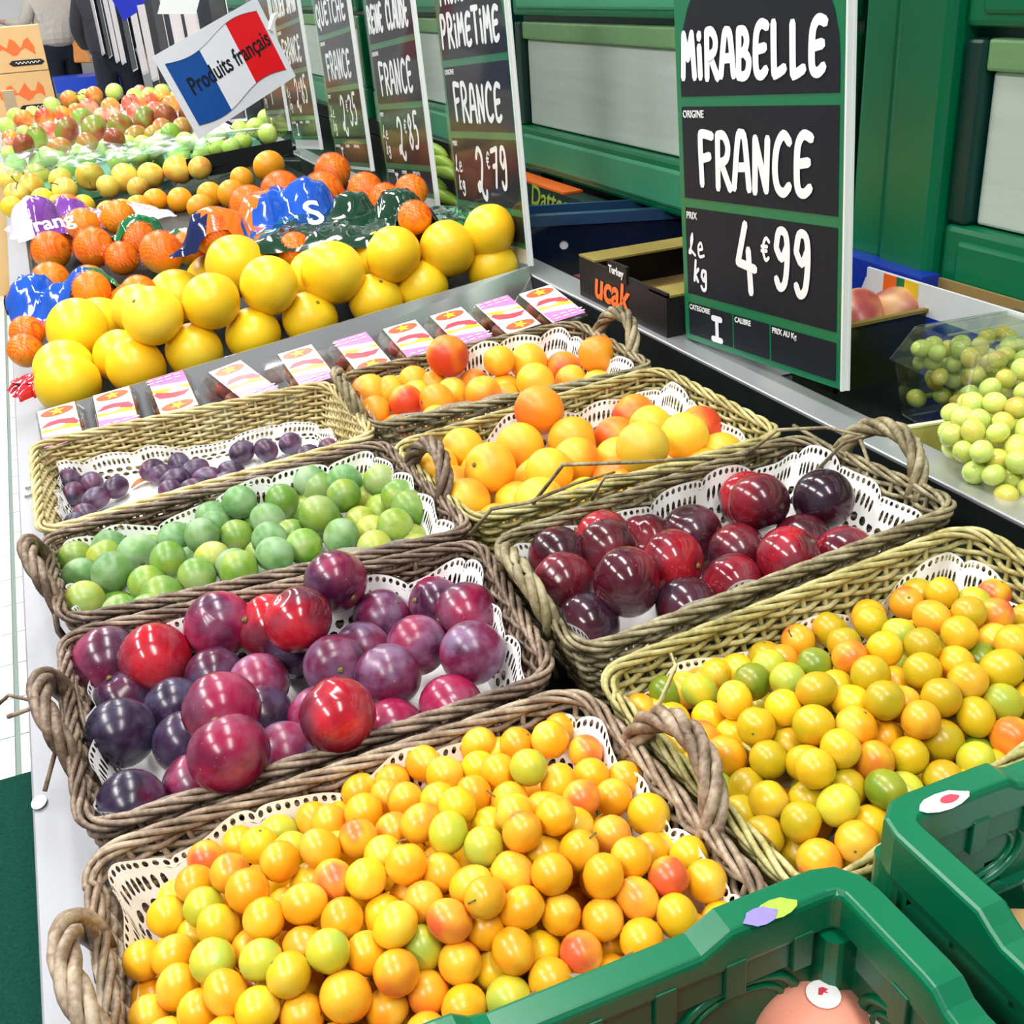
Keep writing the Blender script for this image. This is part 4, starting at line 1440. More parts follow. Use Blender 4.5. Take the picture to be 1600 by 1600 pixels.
o1 = onx((1072, 530), .770)
price_board(Vector((o1[0], o1[1], max(o1[2], .945))), 4.6, 'MiRABELLE', '499', 'black chalk price board reading MIRABELLE 4.99 hanging over the steel ledge', seed=3, tw=.0112, glaze=False)
XS = .736
for px, below, phi, ttl, frs, pri, cal, lab, sd in (
        ((722, 385), .028, 4.8, 'PRiMETiME', 'PRUNE ROUGE', '279', 'So+', 'chalk price board reading PRIMETIME 2.79 above the grapefruits', 5),
        ((611, 318), .028, 5.5, 'REiNE CLAUDE', 'PRUNE', '285', '', 'chalk price board reading REINE CLAUDE 2.85 beside the net bags', 6),
        ((528, 262), .010, 5.5, 'QUETCHE', 'PRUNE', '235', '', 'chalk price board reading QUETCHE 2.35 behind the dark green net bag', 7),
        ((462, 232), .028, 5.5, 'GOLDEN JAPAN', 'PRUNE', '285', '', 'chalk price board half hidden behind the QUETCHE board, price 2.85', 8)):
    o1 = onx(px, XS)
    price_board(Vector((o1[0], o1[1], o1[2])), phi, ttl, pri, lab, frs, below=below, cal=cal, seed=sd)
o1 = onx((420, 205), XS)
price_board(Vector((o1[0], o1[1], o1[2])), 5.5, '', '1', 'chalk price board beside the tricolour card above the green pears', seed=9, detail=False)

# farther boards of the row, seen edge-on, glare painted into most faces as a pale colour
GLARE_BOARD = plain('board_painted_glare', (0.66, 0.60, 0.62), 0.25, 0, 0.5, 0.12, 5, stretch=(1, 1, .3))
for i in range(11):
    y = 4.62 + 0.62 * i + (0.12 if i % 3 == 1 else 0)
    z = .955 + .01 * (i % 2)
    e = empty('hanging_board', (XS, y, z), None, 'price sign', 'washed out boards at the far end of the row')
    e['label'] = ('board with glare painted pale hanging edge-on in the far row before the shoppers' if i % 3 else 'dark hanging board between the pale ones in the far row')
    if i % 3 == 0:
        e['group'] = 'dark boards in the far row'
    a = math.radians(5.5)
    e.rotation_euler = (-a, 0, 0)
    MB().box((-.003, -.335, 0), (.0, 0, .62)).build('board', GLARE_BOARD if i % 3 else SIGN_BLACK, e)
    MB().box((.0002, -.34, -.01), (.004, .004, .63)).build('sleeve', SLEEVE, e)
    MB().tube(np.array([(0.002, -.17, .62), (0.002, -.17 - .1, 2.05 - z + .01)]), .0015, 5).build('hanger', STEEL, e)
rail = MB().box((.70, .4, 2.045), (.80, 12.2, 2.075)).build('sign_rail', STEEL)
tag(rail, 'steel overhead rail from which the price boards hang', 'rail')

# blue and white cards clipped to the far boards
BLUE_CARD = plain('royal_blue_card', (0.008, 0.02, 0.42), 0.35)


def quad_card(name, pxs, dist, mat, label, cat, th=.002):
    """a flat card at its own distance: corners given along the view of the place"""
    q = [ony(p, d) for p, d in zip(pxs, dist)]
    q = np.array(q)
    n = np.cross(q[1] - q[0], q[3] - q[0])
    n /= np.linalg.norm(n)
    c = q.mean(0)
    o = MB().hexa([tuple(p) for p in q] + [tuple(p + n * th) for p in q]).build(name, mat, None, tuple(c), rel=c)
    tag(o, label, cat)
    return o, q, n


quad_card('hanging_card', [(160, -28), (198, -60), (216, 18), (193, 33)], (5.4,) * 4, BLUE_CARD, 'royal blue square card hanging among the far boards', 'card')
quad_card('hanging_card', [(206, -20), (226, -20), (226, 6), (206, 10)], (5.9,) * 4, BLUE_CARD, 'small blue card hanging behind the square blue card', 'card')
quad_card('hanging_card', [(246, 22), (258, -24), (318, -24), (306, 22)], (4.9,) * 4, PAPER, 'white card hanging above the tricolour card', 'card')

# ------------------------------------------------------------------ tricolour card
FB = plain('flag_blue_print', (0.006, 0.075, 0.34), 0.3)
FW = plain('flag_white_print', (0.80, 0.83, 0.92), 0.3)
FR_ = plain('flag_red_print', (0.78, 0.006, 0.014), 0.3)
CARD = plain('white_card', (0.74, 0.78, 0.86), 0.35)
INK = plain('black_ink', (0.004, 0.004, 0.010), 0.5)
cq = [ony(p, d) for p, d in (((234, 91), 2.62), ((397, -2), 2.80), ((459, 116), 2.80), ((311, 218), 2.62))]
cq = np.array(cq)
eu = cq[1] - cq[0]; cw_ = np.linalg.norm(eu); eu /= cw_
ev = cq[0] - cq[3]; ev -= eu * ev.dot(eu); chh = np.linalg.norm(ev); ev /= chh
en = np.cross(eu, ev)
e = empty('flag_card', (0, 0, 0), 'white card with a waving tricolour flag reading Produits francais', 'card')
M4 = Matrix.Identity(4)
org = cq[3]
for i in range(3):
    M4[i][0], M4[i][1], M4[i][2], M4[i][3] = eu[i], ev[i], en[i], org[i]
e.matrix_world = M4
MB().box((0, 0, -.0012), (cw_, chh, 0)).build('card_sheet', CARD, e)


def wave(t):
    return 0.060 * chh * math.sin((t * 1.0) * 2 * math.pi) * -1


for nm, t0, t1, mt in (('blue_stripe', 0, .333, FB), ('white_stripe', .333, .667, FW), ('red_stripe', .667, 1, FR_)):
    vs, fs = [], []
    for k in range(13):
        t = t0 + (t1 - t0) * k / 12
        x = cw_ * (.055 + .89 * t)
        for b in (.13, .87):
            vs.append((x, chh * b + wave(t), .0008))
    for k in range(12):
        fs.append((2 * k, 2 * k + 2, 2 * k + 3, 2 * k + 1))
    obj(nm, mesh(nm, vs, fs, mt), e)
for b in (.13, .87):
    MB().tube(np.array([(cw_ * (.055 + .89 * t), chh * b + wave(t), .0012) for t in np.linspace(0, 1, 30)]), .0004, 4).build('outline', INK, e)
font_text('card_lettering', 'Produits français', .0520, INK, e, (cw_ * .135, chh * .43, .0016), (0, 0, math.radians(1.5)), bold=.0007, sx=.78)
MB().tube(np.array([(cw_ * .97, chh * .6, -.002), (cw_ * 1.06, chh * .70, -.004), (cw_ * 1.12, chh * .72, -.01)]), [.008, .008, .006], 6).build('clip', SLEEVE, e)
pc = np.array(org) + eu * cw_ * 1.1 + ev * chh * .71
MB().tube(np.array([(cw_ * 1.10, chh * .72, -.006), tuple(np.array([eu, ev, en]) @ (np.array([pc[0], pc[1], 2.05]) - org))]), .0012, 5).build('hanger', STEEL, e)
# ------------------------------------------------------------------ grapefruits
GFM = [skin_mat('grapefruit_peel', (0.92, 0.62, 0.012), (0.90, 0.55, 0.010), (0.92, 0.66, 0.04), 0.3, 0.36, 0, speck=0, scale=1.0, sss=0.05, bump=0.06),
       skin_mat('amber_grapefruit_peel', (0.90, 0.52, 0.010), (0.90, 0.58, 0.012), (0.88, 0.44, 0.012), 0.3, 0.36, 0, speck=0, scale=1.0, sss=0.05, bump=0.06)]
GFME = [fruit_mesh('grapefruit', mm, 1, 1, 0.95, 0, 0.05, 0.01, 30, 20, 0.03, i) for i, mm in enumerate(GFM)]
gf = zl([(388, 915, 170, 1), (700, 820, 150, 1), (800, 920, 170, 2), (1180, 585, 165, 2), (985, 745, 150, 0), (1115, 850, 158, 2), (1435, 785, 168, 2), (330, 1150, 165, 0), (350, 1235, 175, 0),
         (620, 1070, 150, 0), (695, 1160, 165, 0), (1015, 1110, 155, 0), (1320, 1020, 148, 0)], (0, 230), 3.2) + \
     zl([(225, 275, 145, 1), (110, 220, 115, 1), (385, 140, 120, 1), (490, 208, 128, 1), (730, 172, 130, 1), (170, 455, 120, 0), (420, 395, 110, 0), (650, 330, 100, 0), (870, 190, 100, 0), (920, 190, 100, 0)], (450, 350), 2.667) + [(310, 462, 50, 0), (425, 440, 50, 0), (540, 405, 50, 0), (650, 380, 50, 0), (160, 520, 50, 0)]
P, r = place(gf, lambda a: (0.058, 0.10, 0.135)[a[3]], rmin=0.050, rmax=0.060)
r *= 0.93


def gf_lim(P):
    P[:, 1] = np.maximum(P[:, 1], 1.752 + r)
    P[:, 0] = np.clip(P[:, 0], XL + .055 + r * .6, XR - .006 - r)
    return P


def gf_where(p, rr):
    lay = p[2] - deck(p[0])
    a = ', lip side' if p[0] < .12 else (', below the price board' if p[0] > .50 else ', middle')
    return a + (', bottom layer' if lay < .085 else ', upper layer')


P = relax(gf_lim(P), r, 120, pull=.09, slack=.92, cons=gf_lim)
OCC_P, OCC_R = P.copy(), r.copy()
for a, p, rr in zip(gf, P, r):
    k = 0 if random.random() < .7 else 1
    put('grapefruit', GFME[k], p, rr, ('bright yellow grapefruit piled behind the steel divider', 'amber yellow grapefruit piled behind the steel divider')[k] + gf_where(p, rr), 'grapefruit',
        ('bright yellow grapefruits', 'amber yellow grapefruits')[k], part=('stem_scar', scar_me) if random.random() < .4 else None)

# ------------------------------------------------------------------ clear fruit packs with pink labels
PACK = clear('clear_pack_plastic', (0.93, 0.95, 0.95), 0.14, 0.06)
PINK = plain('pink_label_print', (0.85, 0.20, 0.52), 0.35)
REDOV = plain('red_label_print', (0.78, 0.10, 0.03), 0.35)
YEL = plain('yellow_label_print', (0.92, 0.62, 0.02), 0.35)
RASP = plain('raspberry_label_print', (0.62, 0.05, 0.08), 0.35)
FIGC = skin_mat('packed_fruit_skin', (0.22, 0.05, 0.03), (0.40, 0.14, 0.04), (0.55, 0.06, 0.10), .5, .4)
LABW = plain('white_label_print', (0.86, 0.84, 0.84), 0.35)


def flat(pts, z):
    return [(a, b, z) for a, b in pts], [tuple(range(len(pts)))]


def ell(cx, cy, rx, ry, n=20):
    return [(cx + rx * math.cos(2 * math.pi * k / n), cy + ry * math.sin(2 * math.pi * k / n)) for k in range(n)]


def star(cx, cy, R0, R1):
    return [(cx + (R0 if k % 2 == 0 else R1) * math.cos(math.pi / 2 + k * math.pi / 5), cy + (R0 if k % 2 == 0 else R1) * math.sin(math.pi / 2 + k * math.pi / 5)) for k in range(10)]


packpx = [(100, 660, 0), (186, 641, 0), (276, 622, 1), (383, 604, 2), (483, 580, 0), (570, 560, 1), (648, 540, 0), (722, 519, 0), (796, 500, 1), (864, 483, 0)]
for i, (px, py, md) in enumerate(packpx):
    p = onst((px, py), .046)
    w2, l2, hh = .034, .066, .046
    x, y = p[0], min(p[1], 1.718 - l2)
    rz = random.uniform(-.05, .05) + (0.25 if md == 2 else 0)
    lab = {0: 'clear fruit pack, star label, pink band facing the baskets', 1: 'clear fruit pack turned round, pink band facing the divider',
           2: 'clear fruit pack lying askew beside the straw basket, orange and red fruit showing'}[md]
    lab += (', steel lip end of the row', ', middle of the row', ', ledge end of the row')[0 if i < 3 else (1 if i < 6 else 2)] if md != 2 else ''
    e = empty('fruit_pack', (x, y, deck(x) + .013), lab, 'fruit pack', {0: 'fruit packs with pink end towards the baskets', 1: 'fruit packs turned round', 2: None}[md])
    e.rotation_euler = (.17 if md != 1 else -.17, -math.atan(TT) if md != 1 else math.atan(TT), rz + (math.pi if md == 1 else 0))
    tb = MB()
    tb.add([(-w2 + .006, -l2 + .006, 0), (w2 - .006, -l2 + .006, 0), (w2 - .006, l2 - .006, 0), (-w2 + .006, l2 - .006, 0), (-w2, -l2, hh * .55), (w2, -l2, hh * .55), (w2, l2, hh * .55), (-w2, l2, hh * .55)],
           [(0, 3, 2, 1), (0, 1, 5, 4), (1, 2, 6, 5), (2, 3, 7, 6), (3, 0, 4, 7)])
    o = tb.build('tray', PACK, e); bevel(o, .004, 2)
    ld = MB().add([(-w2 - .003, -l2 - .003, hh * .57), (w2 + .003, -l2 - .003, hh * .57), (w2 + .003, l2 + .003, hh * .57), (-w2 - .003, l2 + .003, hh * .57),
                   (-w2 + .005, -l2 + .005, hh), (w2 - .005, -l2 + .005, hh), (w2 - .005, l2 - .005, hh), (-w2 + .005, l2 - .005, hh)],
                  [(4, 5, 6, 7), (0, 1, 5, 4), (1, 2, 6, 5), (2, 3, 7, 6), (3, 0, 4, 7)])
    o = ld.build('lid', PACK, e); bevel(o, .003, 2)
    for q in range(6):
        c = obj('packed_fruit', GRP_ME if False else PRME[0], e, ((-.016, .016)[q % 2], -.036 + .036 * (q // 2), .019), (random.uniform(0, 3), random.uniform(0, 3), 0))
        c.scale = (.0165,) * 3
        c.data = FIG_ME if i or q else c.data
        if not (i or q):
            FIG_ME = c.data.copy()
            FIG_ME.materials.clear()
            FIG_ME.materials.append(FIGC)
            c.data = FIG_ME
    lw, ll, z0 = w2 - .007, l2 - .008, hh + .0006
    lb = obj('label', mesh('label', *flat([(-lw, -ll), (lw, -ll), (lw, ll), (-lw, ll)], z0), LABW), e)
    for nm, pts, z, mt in (('band', [(-lw, -ll), (lw, -ll), (lw, -ll + .022), (-lw, -ll + .036)], z0 + .0004, PINK), ('oval', ell(0, ll - .016, .024, .012), z0 + .0004, REDOV),
                           ('star', star(0, ll - .016, .012, .005), z0 + .0008, YEL), ('swoosh', [(-lw, .003), (-lw + .012, .016), (.0, .017), (lw - .006, .010), (lw, -.004), (lw - .004, -.010), (.006, -.004), (-.010, .004)], z0 + .0004, RASP),
                           ('melon', [(-lw, -.006), (-.004, .002), (.012, -.004), (lw, -.014), (lw, -.020), (-.002, -.012), (-lw, -.012)], z0 + .0006, YEL), ('dish', ell(-.006, -.003, .014, .006), z0 + .0009, LABW)):
        obj(nm, mesh(nm, *flat(pts, z), mt), lb)
    tx = MB()
    for q in range(2):
        for k in range(4):
            u0 = -lw + .006 + k * .014
            tx.add(*flat([(u0, -ll + .006 + q * .009), (u0 + .009, -ll + .006 + q * .009), (u0 + .009, -ll + .009 + q * .009), (u0, -ll + .009 + q * .009)], z0 + .0012))
    tx.build('print_lines', LABW, lb)

# ------------------------------------------------------------------ oranges in net bags
ORM = skin_mat('orange_peel', (0.90, 0.26, 0.006), (0.88, 0.32, 0.008), (0.92, 0.22, 0.006), 0.3, 0.4, 0, speck=0, scale=1.2, bump=0.08)
ORME = fruit_mesh('orange', ORM, 1, 1, 0.96, 0, 0.04, 0, 24, 16)


def net_mat(name, col, cell=0.0075, fac=0.30):
    mm, nt, b = new_mat(name)
    N, L = nt.nodes, nt.links
    b.inputs['Base Color'].default_value = rgba(col)
    b.inputs['Roughness'].default_value = 0.35
    tc = N.new('ShaderNodeTexCoord')
    outs = []
    for ax in ((1, 1, .6), (1, -1, .6)):
        dp = N.new('ShaderNodeVectorMath')
        dp.operation = 'DOT_PRODUCT'
        dp.inputs[1].default_value = ax
        L.new(tc.outputs['Object'], dp.inputs[0])
        ml = N.new('ShaderNodeMath')
        ml.operation = 'MULTIPLY'
        ml.inputs[1].default_value = 1 / cell
        L.new(dp.outputs['Value'], ml.inputs[0])
        fr = N.new('ShaderNodeMath')
        fr.operation = 'FRACT'
        L.new(ml.outputs[0], fr.inputs[0])
        lt = N.new('ShaderNodeMath')
        lt.operation = 'LESS_THAN'
        lt.inputs[1].default_value = fac
        L.new(fr.outputs[0], lt.inputs[0])
        outs.append(lt.outputs[0])
    mx = N.new('ShaderNodeMath')
    mx.operation = 'MAXIMUM'
    L.new(outs[0], mx.inputs[0])
    L.new(outs[1], mx.inputs[1])
    L.new(mx.outputs[0], b.inputs['Alpha'])
    return mm


NET_R = net_mat('red_bag_netting', (0.80, 0.10, 0.006), .0080, .20)
NET_O = net_mat('orange_bag_netting', (0.80, 0.20, 0.008), .0085, .15)
WRAP = {'blue': plain('blue_printed_film', (0.010, 0.085, 0.50), 0.12, 0, .6, .35, 18, coat=.5), 'green': plain('green_printed_film', (0.006, 0.16, 0.045), 0.12, 0, .6, .5, 22, coat=.5),
        'bright': plain('bright_green_printed_film', (0.01, 0.33, 0.10), 0.12, 0, .6, .25, 14, coat=.5), 'dark': plain('dark_green_printed_film', (0.004, 0.035, 0.014), 0.1, 0, .6, .5, 20, coat=.5),
        'purple': plain('purple_printed_film', (0.20, 0.055, 0.36), 0.15, 0, .6, .2, 14, coat=.4), 'white': plain('pale_pink_printed_film', (0.78, 0.66, 0.72), 0.15, 0, .6, .15, 20, coat=.4),
        'navy': plain('navy_printed_film', (0.006, 0.015, 0.09), 0.1, 0, .6, .3, 14, coat=.5), 'orange': plain('orange_printed_film', (0.85, 0.16, 0.01), 0.15, 0, .6, .1, 14, coat=.4),
        'red': plain('red_printed_film', (0.50, 0.006, 0.02), 0.12, 0, .6, .3, 14, coat=.5)}


def net_bag(oranges, wrap, label, net=None, text=None, seed=0, lift=0.03):
    """oranges: (px, py, pixel radius, height); wrap: (px, py, length, width, turn, bands)"""
    global OCC_P, OCC_R
    rnd = random.Random(seed)
    P = np.array([onst((a[0], a[1]), a[3] + lift) for a in oranges])
    r = np.array([min(max(a[2] * depth(p) / FPX, .030), .042) for a, p in zip(oranges, P)])
    def clear_of(Q):
        # keep off the grapefruits and the bags already lying there
        D = Q[:, None] - OCC_P[None]
        L = np.linalg.norm(D, axis=2) + 1e-6
        ov = np.clip(r[:, None] * 1.08 + OCC_R[None] - L, 0, None)
        Q = Q + (D / L[..., None] * (ov * .5)[..., None]).sum(1)
        Q[:, 0] = np.clip(Q[:, 0], XL + .03, XR - .006 - r)
        return Q
    P = relax(P, r, 90, pull=.03, cons=clear_of)
    OCC_P, OCC_R = np.vstack([OCC_P, P]), np.concatenate([OCC_R, r])
    ctr = P.mean(0)
    loc = np.array([ctr[0], ctr[1], deck(ctr[0]) + .002])
    e = empty('orange_net_bag', loc, label, 'net bag')
    for p, rr in zip(P, r):
        o = obj('orange', ORME, e, tuple(p - loc), (rnd.uniform(0, 6), rnd.uniform(0, 6), 0))
        o.scale = (rr,) * 3
    # netting drawn over the fruit, sagging between them
    x0, y0 = (P[:, :2] - r[:, None] * 1.25).min(0)
    x1, y1 = (P[:, :2] + r[:, None] * 1.25).max(0)
    g = .0065
    nu, nv = int((x1 - x0) / g) + 1, int((y1 - y0) / g) + 1
    vs, fs, ok = [], [], []
    for i in range(nu + 1):
        for j in range(nv + 1):
            x, y = x0 + i * g, y0 + j * g
            d = np.sqrt((P[:, 0] - x) ** 2 + (P[:, 1] - y) ** 2)
            hz = P[:, 2] + r * 1.045 * np.sqrt(np.clip(1 - (d / (r * 1.045)) ** 2, 0, None)) - np.clip(d - r * 1.045, 0, None) * 2.2
            zz = float(hz.max())
            ok.append(bool((d < r * 1.22).any()))
            vs.append((x - loc[0], y - loc[1], max(zz + .0015 * mnoise.noise((x * 60, y * 60, seed)), deck(x) + .006) - loc[2]))
    for i in range(nu):
        for j in range(nv):
            q = i * (nv + 1) + j
            ids = (q, q + nv + 1, q + nv + 2, q + 1)
            if all(ok[k] for k in ids):
                fs.append(ids)
    obj('net', mesh('net', vs, fs, net or NET_R, True), e)
    for (px, py, ln, wd, tz, bands) in wrap:
        c = onst((px, py), .085 + lift)
        c[1] -= .025
        nu, nv = 44, 22
        vs, fs, fm = [], [], []
        ca, sa = math.cos(tz), math.sin(tz)
        for i in range(nu + 1):
            for j in range(nv + 1):
                u, v = (i / nu - .5) * ln, (j / nv - .5) * wd
                edge = 0.018 * mnoise.noise((i * .22, j * .22, seed + 3.0))
                rim_ = max(abs(u) / (ln / 2), abs(v) / (wd / 2)) ** 5
                x = c[0] + ca * u - sa * v + edge
                y = c[1] + sa * u + ca * v + edge * .7
                zz = float(np.median(P[:, 2])) - .012
                for p, rr in zip(P, r):
                    d2 = (x - p[0]) ** 2 + (y - p[1]) ** 2
                    R = rr * 1.35
                    if d2 < R * R:
                        zz = max(zz, p[2] + (rr * 1.10) * math.sqrt(max(0, 1 - d2 / (R * R))))
                fold = abs(mnoise.noise((u * 34 + seed, v * 34, seed * 2.0))) * .018 + mnoise.noise((u * 90, v * 70, seed + 9.0)) * .006
                vs.append((x - loc[0], y - loc[1], zz + .004 + fold * (1 - .5 * rim_) - .022 * rim_ - loc[2]))
        for i in range(nu):
            for j in range(nv):
                a = i * (nv + 1) + j
                fs.append((a, a + nv + 1, a + nv + 2, a + 1))
                t = i / nu + .07 * mnoise.noise((i * .22, j * .28, seed + 5.0)) + .03 * math.sin(j * .7)
                b = 0
                while b < len(bands) - 1 and t > bands[b][0]:
                    b += 1
                fm.append(b)
        me = mesh('printed_wrap', vs, fs, [WRAP[b[1]] for b in bands], True, fm)
        # two smoothing passes
        bm = bmesh.new()
        bm.from_mesh(me)
        bmesh.ops.smooth_vert(bm, verts=bm.verts, factor=.35, use_axis_x=True, use_axis_y=True, use_axis_z=True)
        bm.to_mesh(me)
        bm.free()
        obj('printed_wrap', me, e)
    if text:
        body, px, py, h, size, rz = text
        c = onst((px, py), h)
        font_text('wrap_lettering', body, size, LABW, e, tuple(c - loc), (math.radians(38), 0, rz), bold=.0012, shear=.15)
    return e


net_bag([(47, 470, 34, .075), (105, 482, 30, .06), (165, 480, 30, .06), (215, 470, 30, .055), (80, 440, 30, .06), (140, 445, 30, .06), (250, 465, 28, .05)],
        [(160, 432, .36, .17, .10, ((.42, 'blue'), (.78, 'green'), (1, 'bright')))], 'orange net bag with blue and green printed film beside the grapefruits', NET_O, seed=1)
net_bag([(150, 388, 32, .07), (253, 395, 34, .08), (215, 376, 30, .065), (80, 392, 30, .06), (298, 388, 28, .065), (190, 400, 26, .05), (110, 365, 28, .05)],
        [(275, 332, .32, .15, .15, ((.45, 'green'), (.62, 'white'), (.8, 'green'), (1, 'white')))], 'orange net bag with green and white film folded back, two oranges bulging', NET_R, seed=2, lift=.05)
net_bag([(338, 366, 36, .085), (440, 300, 36, .09), (480, 320, 34, .075), (462, 392, 28, .05), (415, 340, 32, .07), (505, 300, 32, .07), (390, 320, 30, .06)],
        [(455, 326, .42, .27, -.40, ((.16, 'navy'), (.34, 'orange'), (.88, 'blue'), (1, 'navy')))], 'large red net bag with blue printed film and orange patch', NET_R, text=('S', 482, 352, .215, .07, .2), seed=3, lift=.085)
net_bag([(75, 350, 28, .06), (130, 352, 26, .06), (185, 340, 26, .06), (105, 330, 26, .055)],
        [(130, 312, .36, .20, .15, ((.12, 'white'), (.55, 'purple'), (.75, 'orange'), (1, 'white')))], 'net bag with purple printed film lying behind the other orange bags', NET_O, text=('orang', 34, 366, .185, .05, .35), seed=4, lift=.075)
net_bag([(520, 268, 28, .06), (575, 300, 28, .06), (625, 330, 28, .065), (660, 352, 26, .07), (600, 310, 26, .05), (548, 345, 26, .05), (640, 300, 26, .06)],
        [(570, 320, .46, .28, -.45, ((.10, 'green'), (.85, 'dark'), (1, 'green')))], 'red net bag with dark green glossy film under the price boards', NET_R, seed=5, lift=.085)
net_bag([(52, 522, 26, .05), (88, 512, 26, .045), (40, 545, 20, .04)],
        [(52, 535, .10, .07, .4, ((.5, 'red'), (1, 'purple')))], 'small dark red net bag end drooping over the steel lip', NET_R, seed=6)
net_bag([(330, 430, 26, .045), (420, 412, 26, .045), (475, 405, 28, .05), (530, 395, 26, .045)],
        [(500, 390, .20, .10, .1, ((.3, 'bright'), (1, 'dark')))], 'net bag with dark green film half buried behind the grapefruits', NET_R, seed=8)

# ------------------------------------------------------------------ loose oranges, lemons, apples, mangoes and pears farther along
FAR = {'orange': ('orange', skin_mat('loose_orange_peel', (0.92, 0.34, 0.008), (0.90, 0.40, 0.01), None, .3, .4, bump=.06), 'loose orange behind the net bags'),
       'lemon': ('lemon', skin_mat('lemon_peel', (0.90, 0.66, 0.02), (0.88, 0.60, 0.02), None, .3, .4, bump=.06), 'bright yellow lemon behind the net bags'),
       'yapple': ('apple', skin_mat('yellow_apple_skin', (0.82, 0.62, 0.10), (0.80, 0.48, 0.06), (0.75, 0.30, 0.05), .3, .3), 'yellow apple in the front row of the apple tray'),
       'gapple': ('apple', skin_mat('green_apple_skin', (0.46, 0.68, 0.10), (0.58, 0.72, 0.18), (0.70, 0.74, 0.22), .3, .3), 'light green apple in the far trays'),
       'oapple': ('apple', skin_mat('orange_red_apple_skin', (0.90, 0.42, 0.06), (0.86, 0.26, 0.05), (0.70, 0.10, 0.04), .5, .3), 'orange red apple at the far top of the heap'),
       'rapple': ('apple', skin_mat('rosy_apple_skin', (0.72, 0.12, 0.07), (0.82, 0.32, 0.20), (0.85, 0.50, 0.30), .4, .3), 'rosy red apple at the far top of the heap'),
       'mango': ('mango', skin_mat('mango_skin', (0.26, 0.055, 0.025), (0.36, 0.10, 0.03), (0.24, 0.30, 0.04), .45, .3), 'brown red mango in the far tray'),
       'gmango': ('mango', skin_mat('green_mango_skin', (0.20, 0.42, 0.05), (0.28, 0.40, 0.05), (0.30, 0.10, 0.03), .4, .3), 'green mango in the far tray'),
       'omango': ('mango', skin_mat('olive_mango_skin', (0.40, 0.26, 0.04), (0.44, 0.16, 0.04), (0.50, 0.34, 0.06), .4, .3), 'olive brown mango lying low in the far tray'),
       'pear': ('pear', skin_mat('green_pear_skin', (0.44, 0.66, 0.16), (0.54, 0.68, 0.20), (0.66, 0.70, 0.26), .4, .35), 'pale green pear under clear film in the far tray')}


def pear_mesh(name, mat):
    vs, fs = [], []
    prof = [(0, 1.02), (.12, 1.0), (.30, .93), (.42, .72), (.52, .45), (.72, .12), (.95, -.25), (1.0, -.5), (.9, -.78), (.6, -.96), (.25, -1.0), (0, -.94)]
    n = 18
    for rr, z in prof:
        for i in range(n):
            a = 2 * math.pi * i / n
            vs.append((rr * math.cos(a), rr * math.sin(a), z))
    for j in range(len(prof) - 1):
        for i in range(n):
            fs.append((j * n + i, (j + 1) * n + i, (j + 1) * n + (i + 1) % n, j * n + (i + 1) % n))
    return mesh(name, vs, fs, mat, True)


FARME = {}
for k, (nm, mt, lb) in FAR.items():
    FARME[k] = pear_mesh(nm, mt) if k == 'pear' else fruit_mesh(nm, mt, *((1, 1, .93) if nm != 'mango' else (.86, .92, 1.12)), 0, .18 if nm == 'apple' else .05, 0 if nm != 'lemon' else .15, 22, 15)


def far_put(k, px, py, pr, h, rmin=.030, rmax=.055):
    nm, mt, lb = FAR[k]
    p = onst((px, py), h)
    rr = min(max(pr * depth(p) / FPX, rmin), rmax)
    FARL.append((k, p, rr))


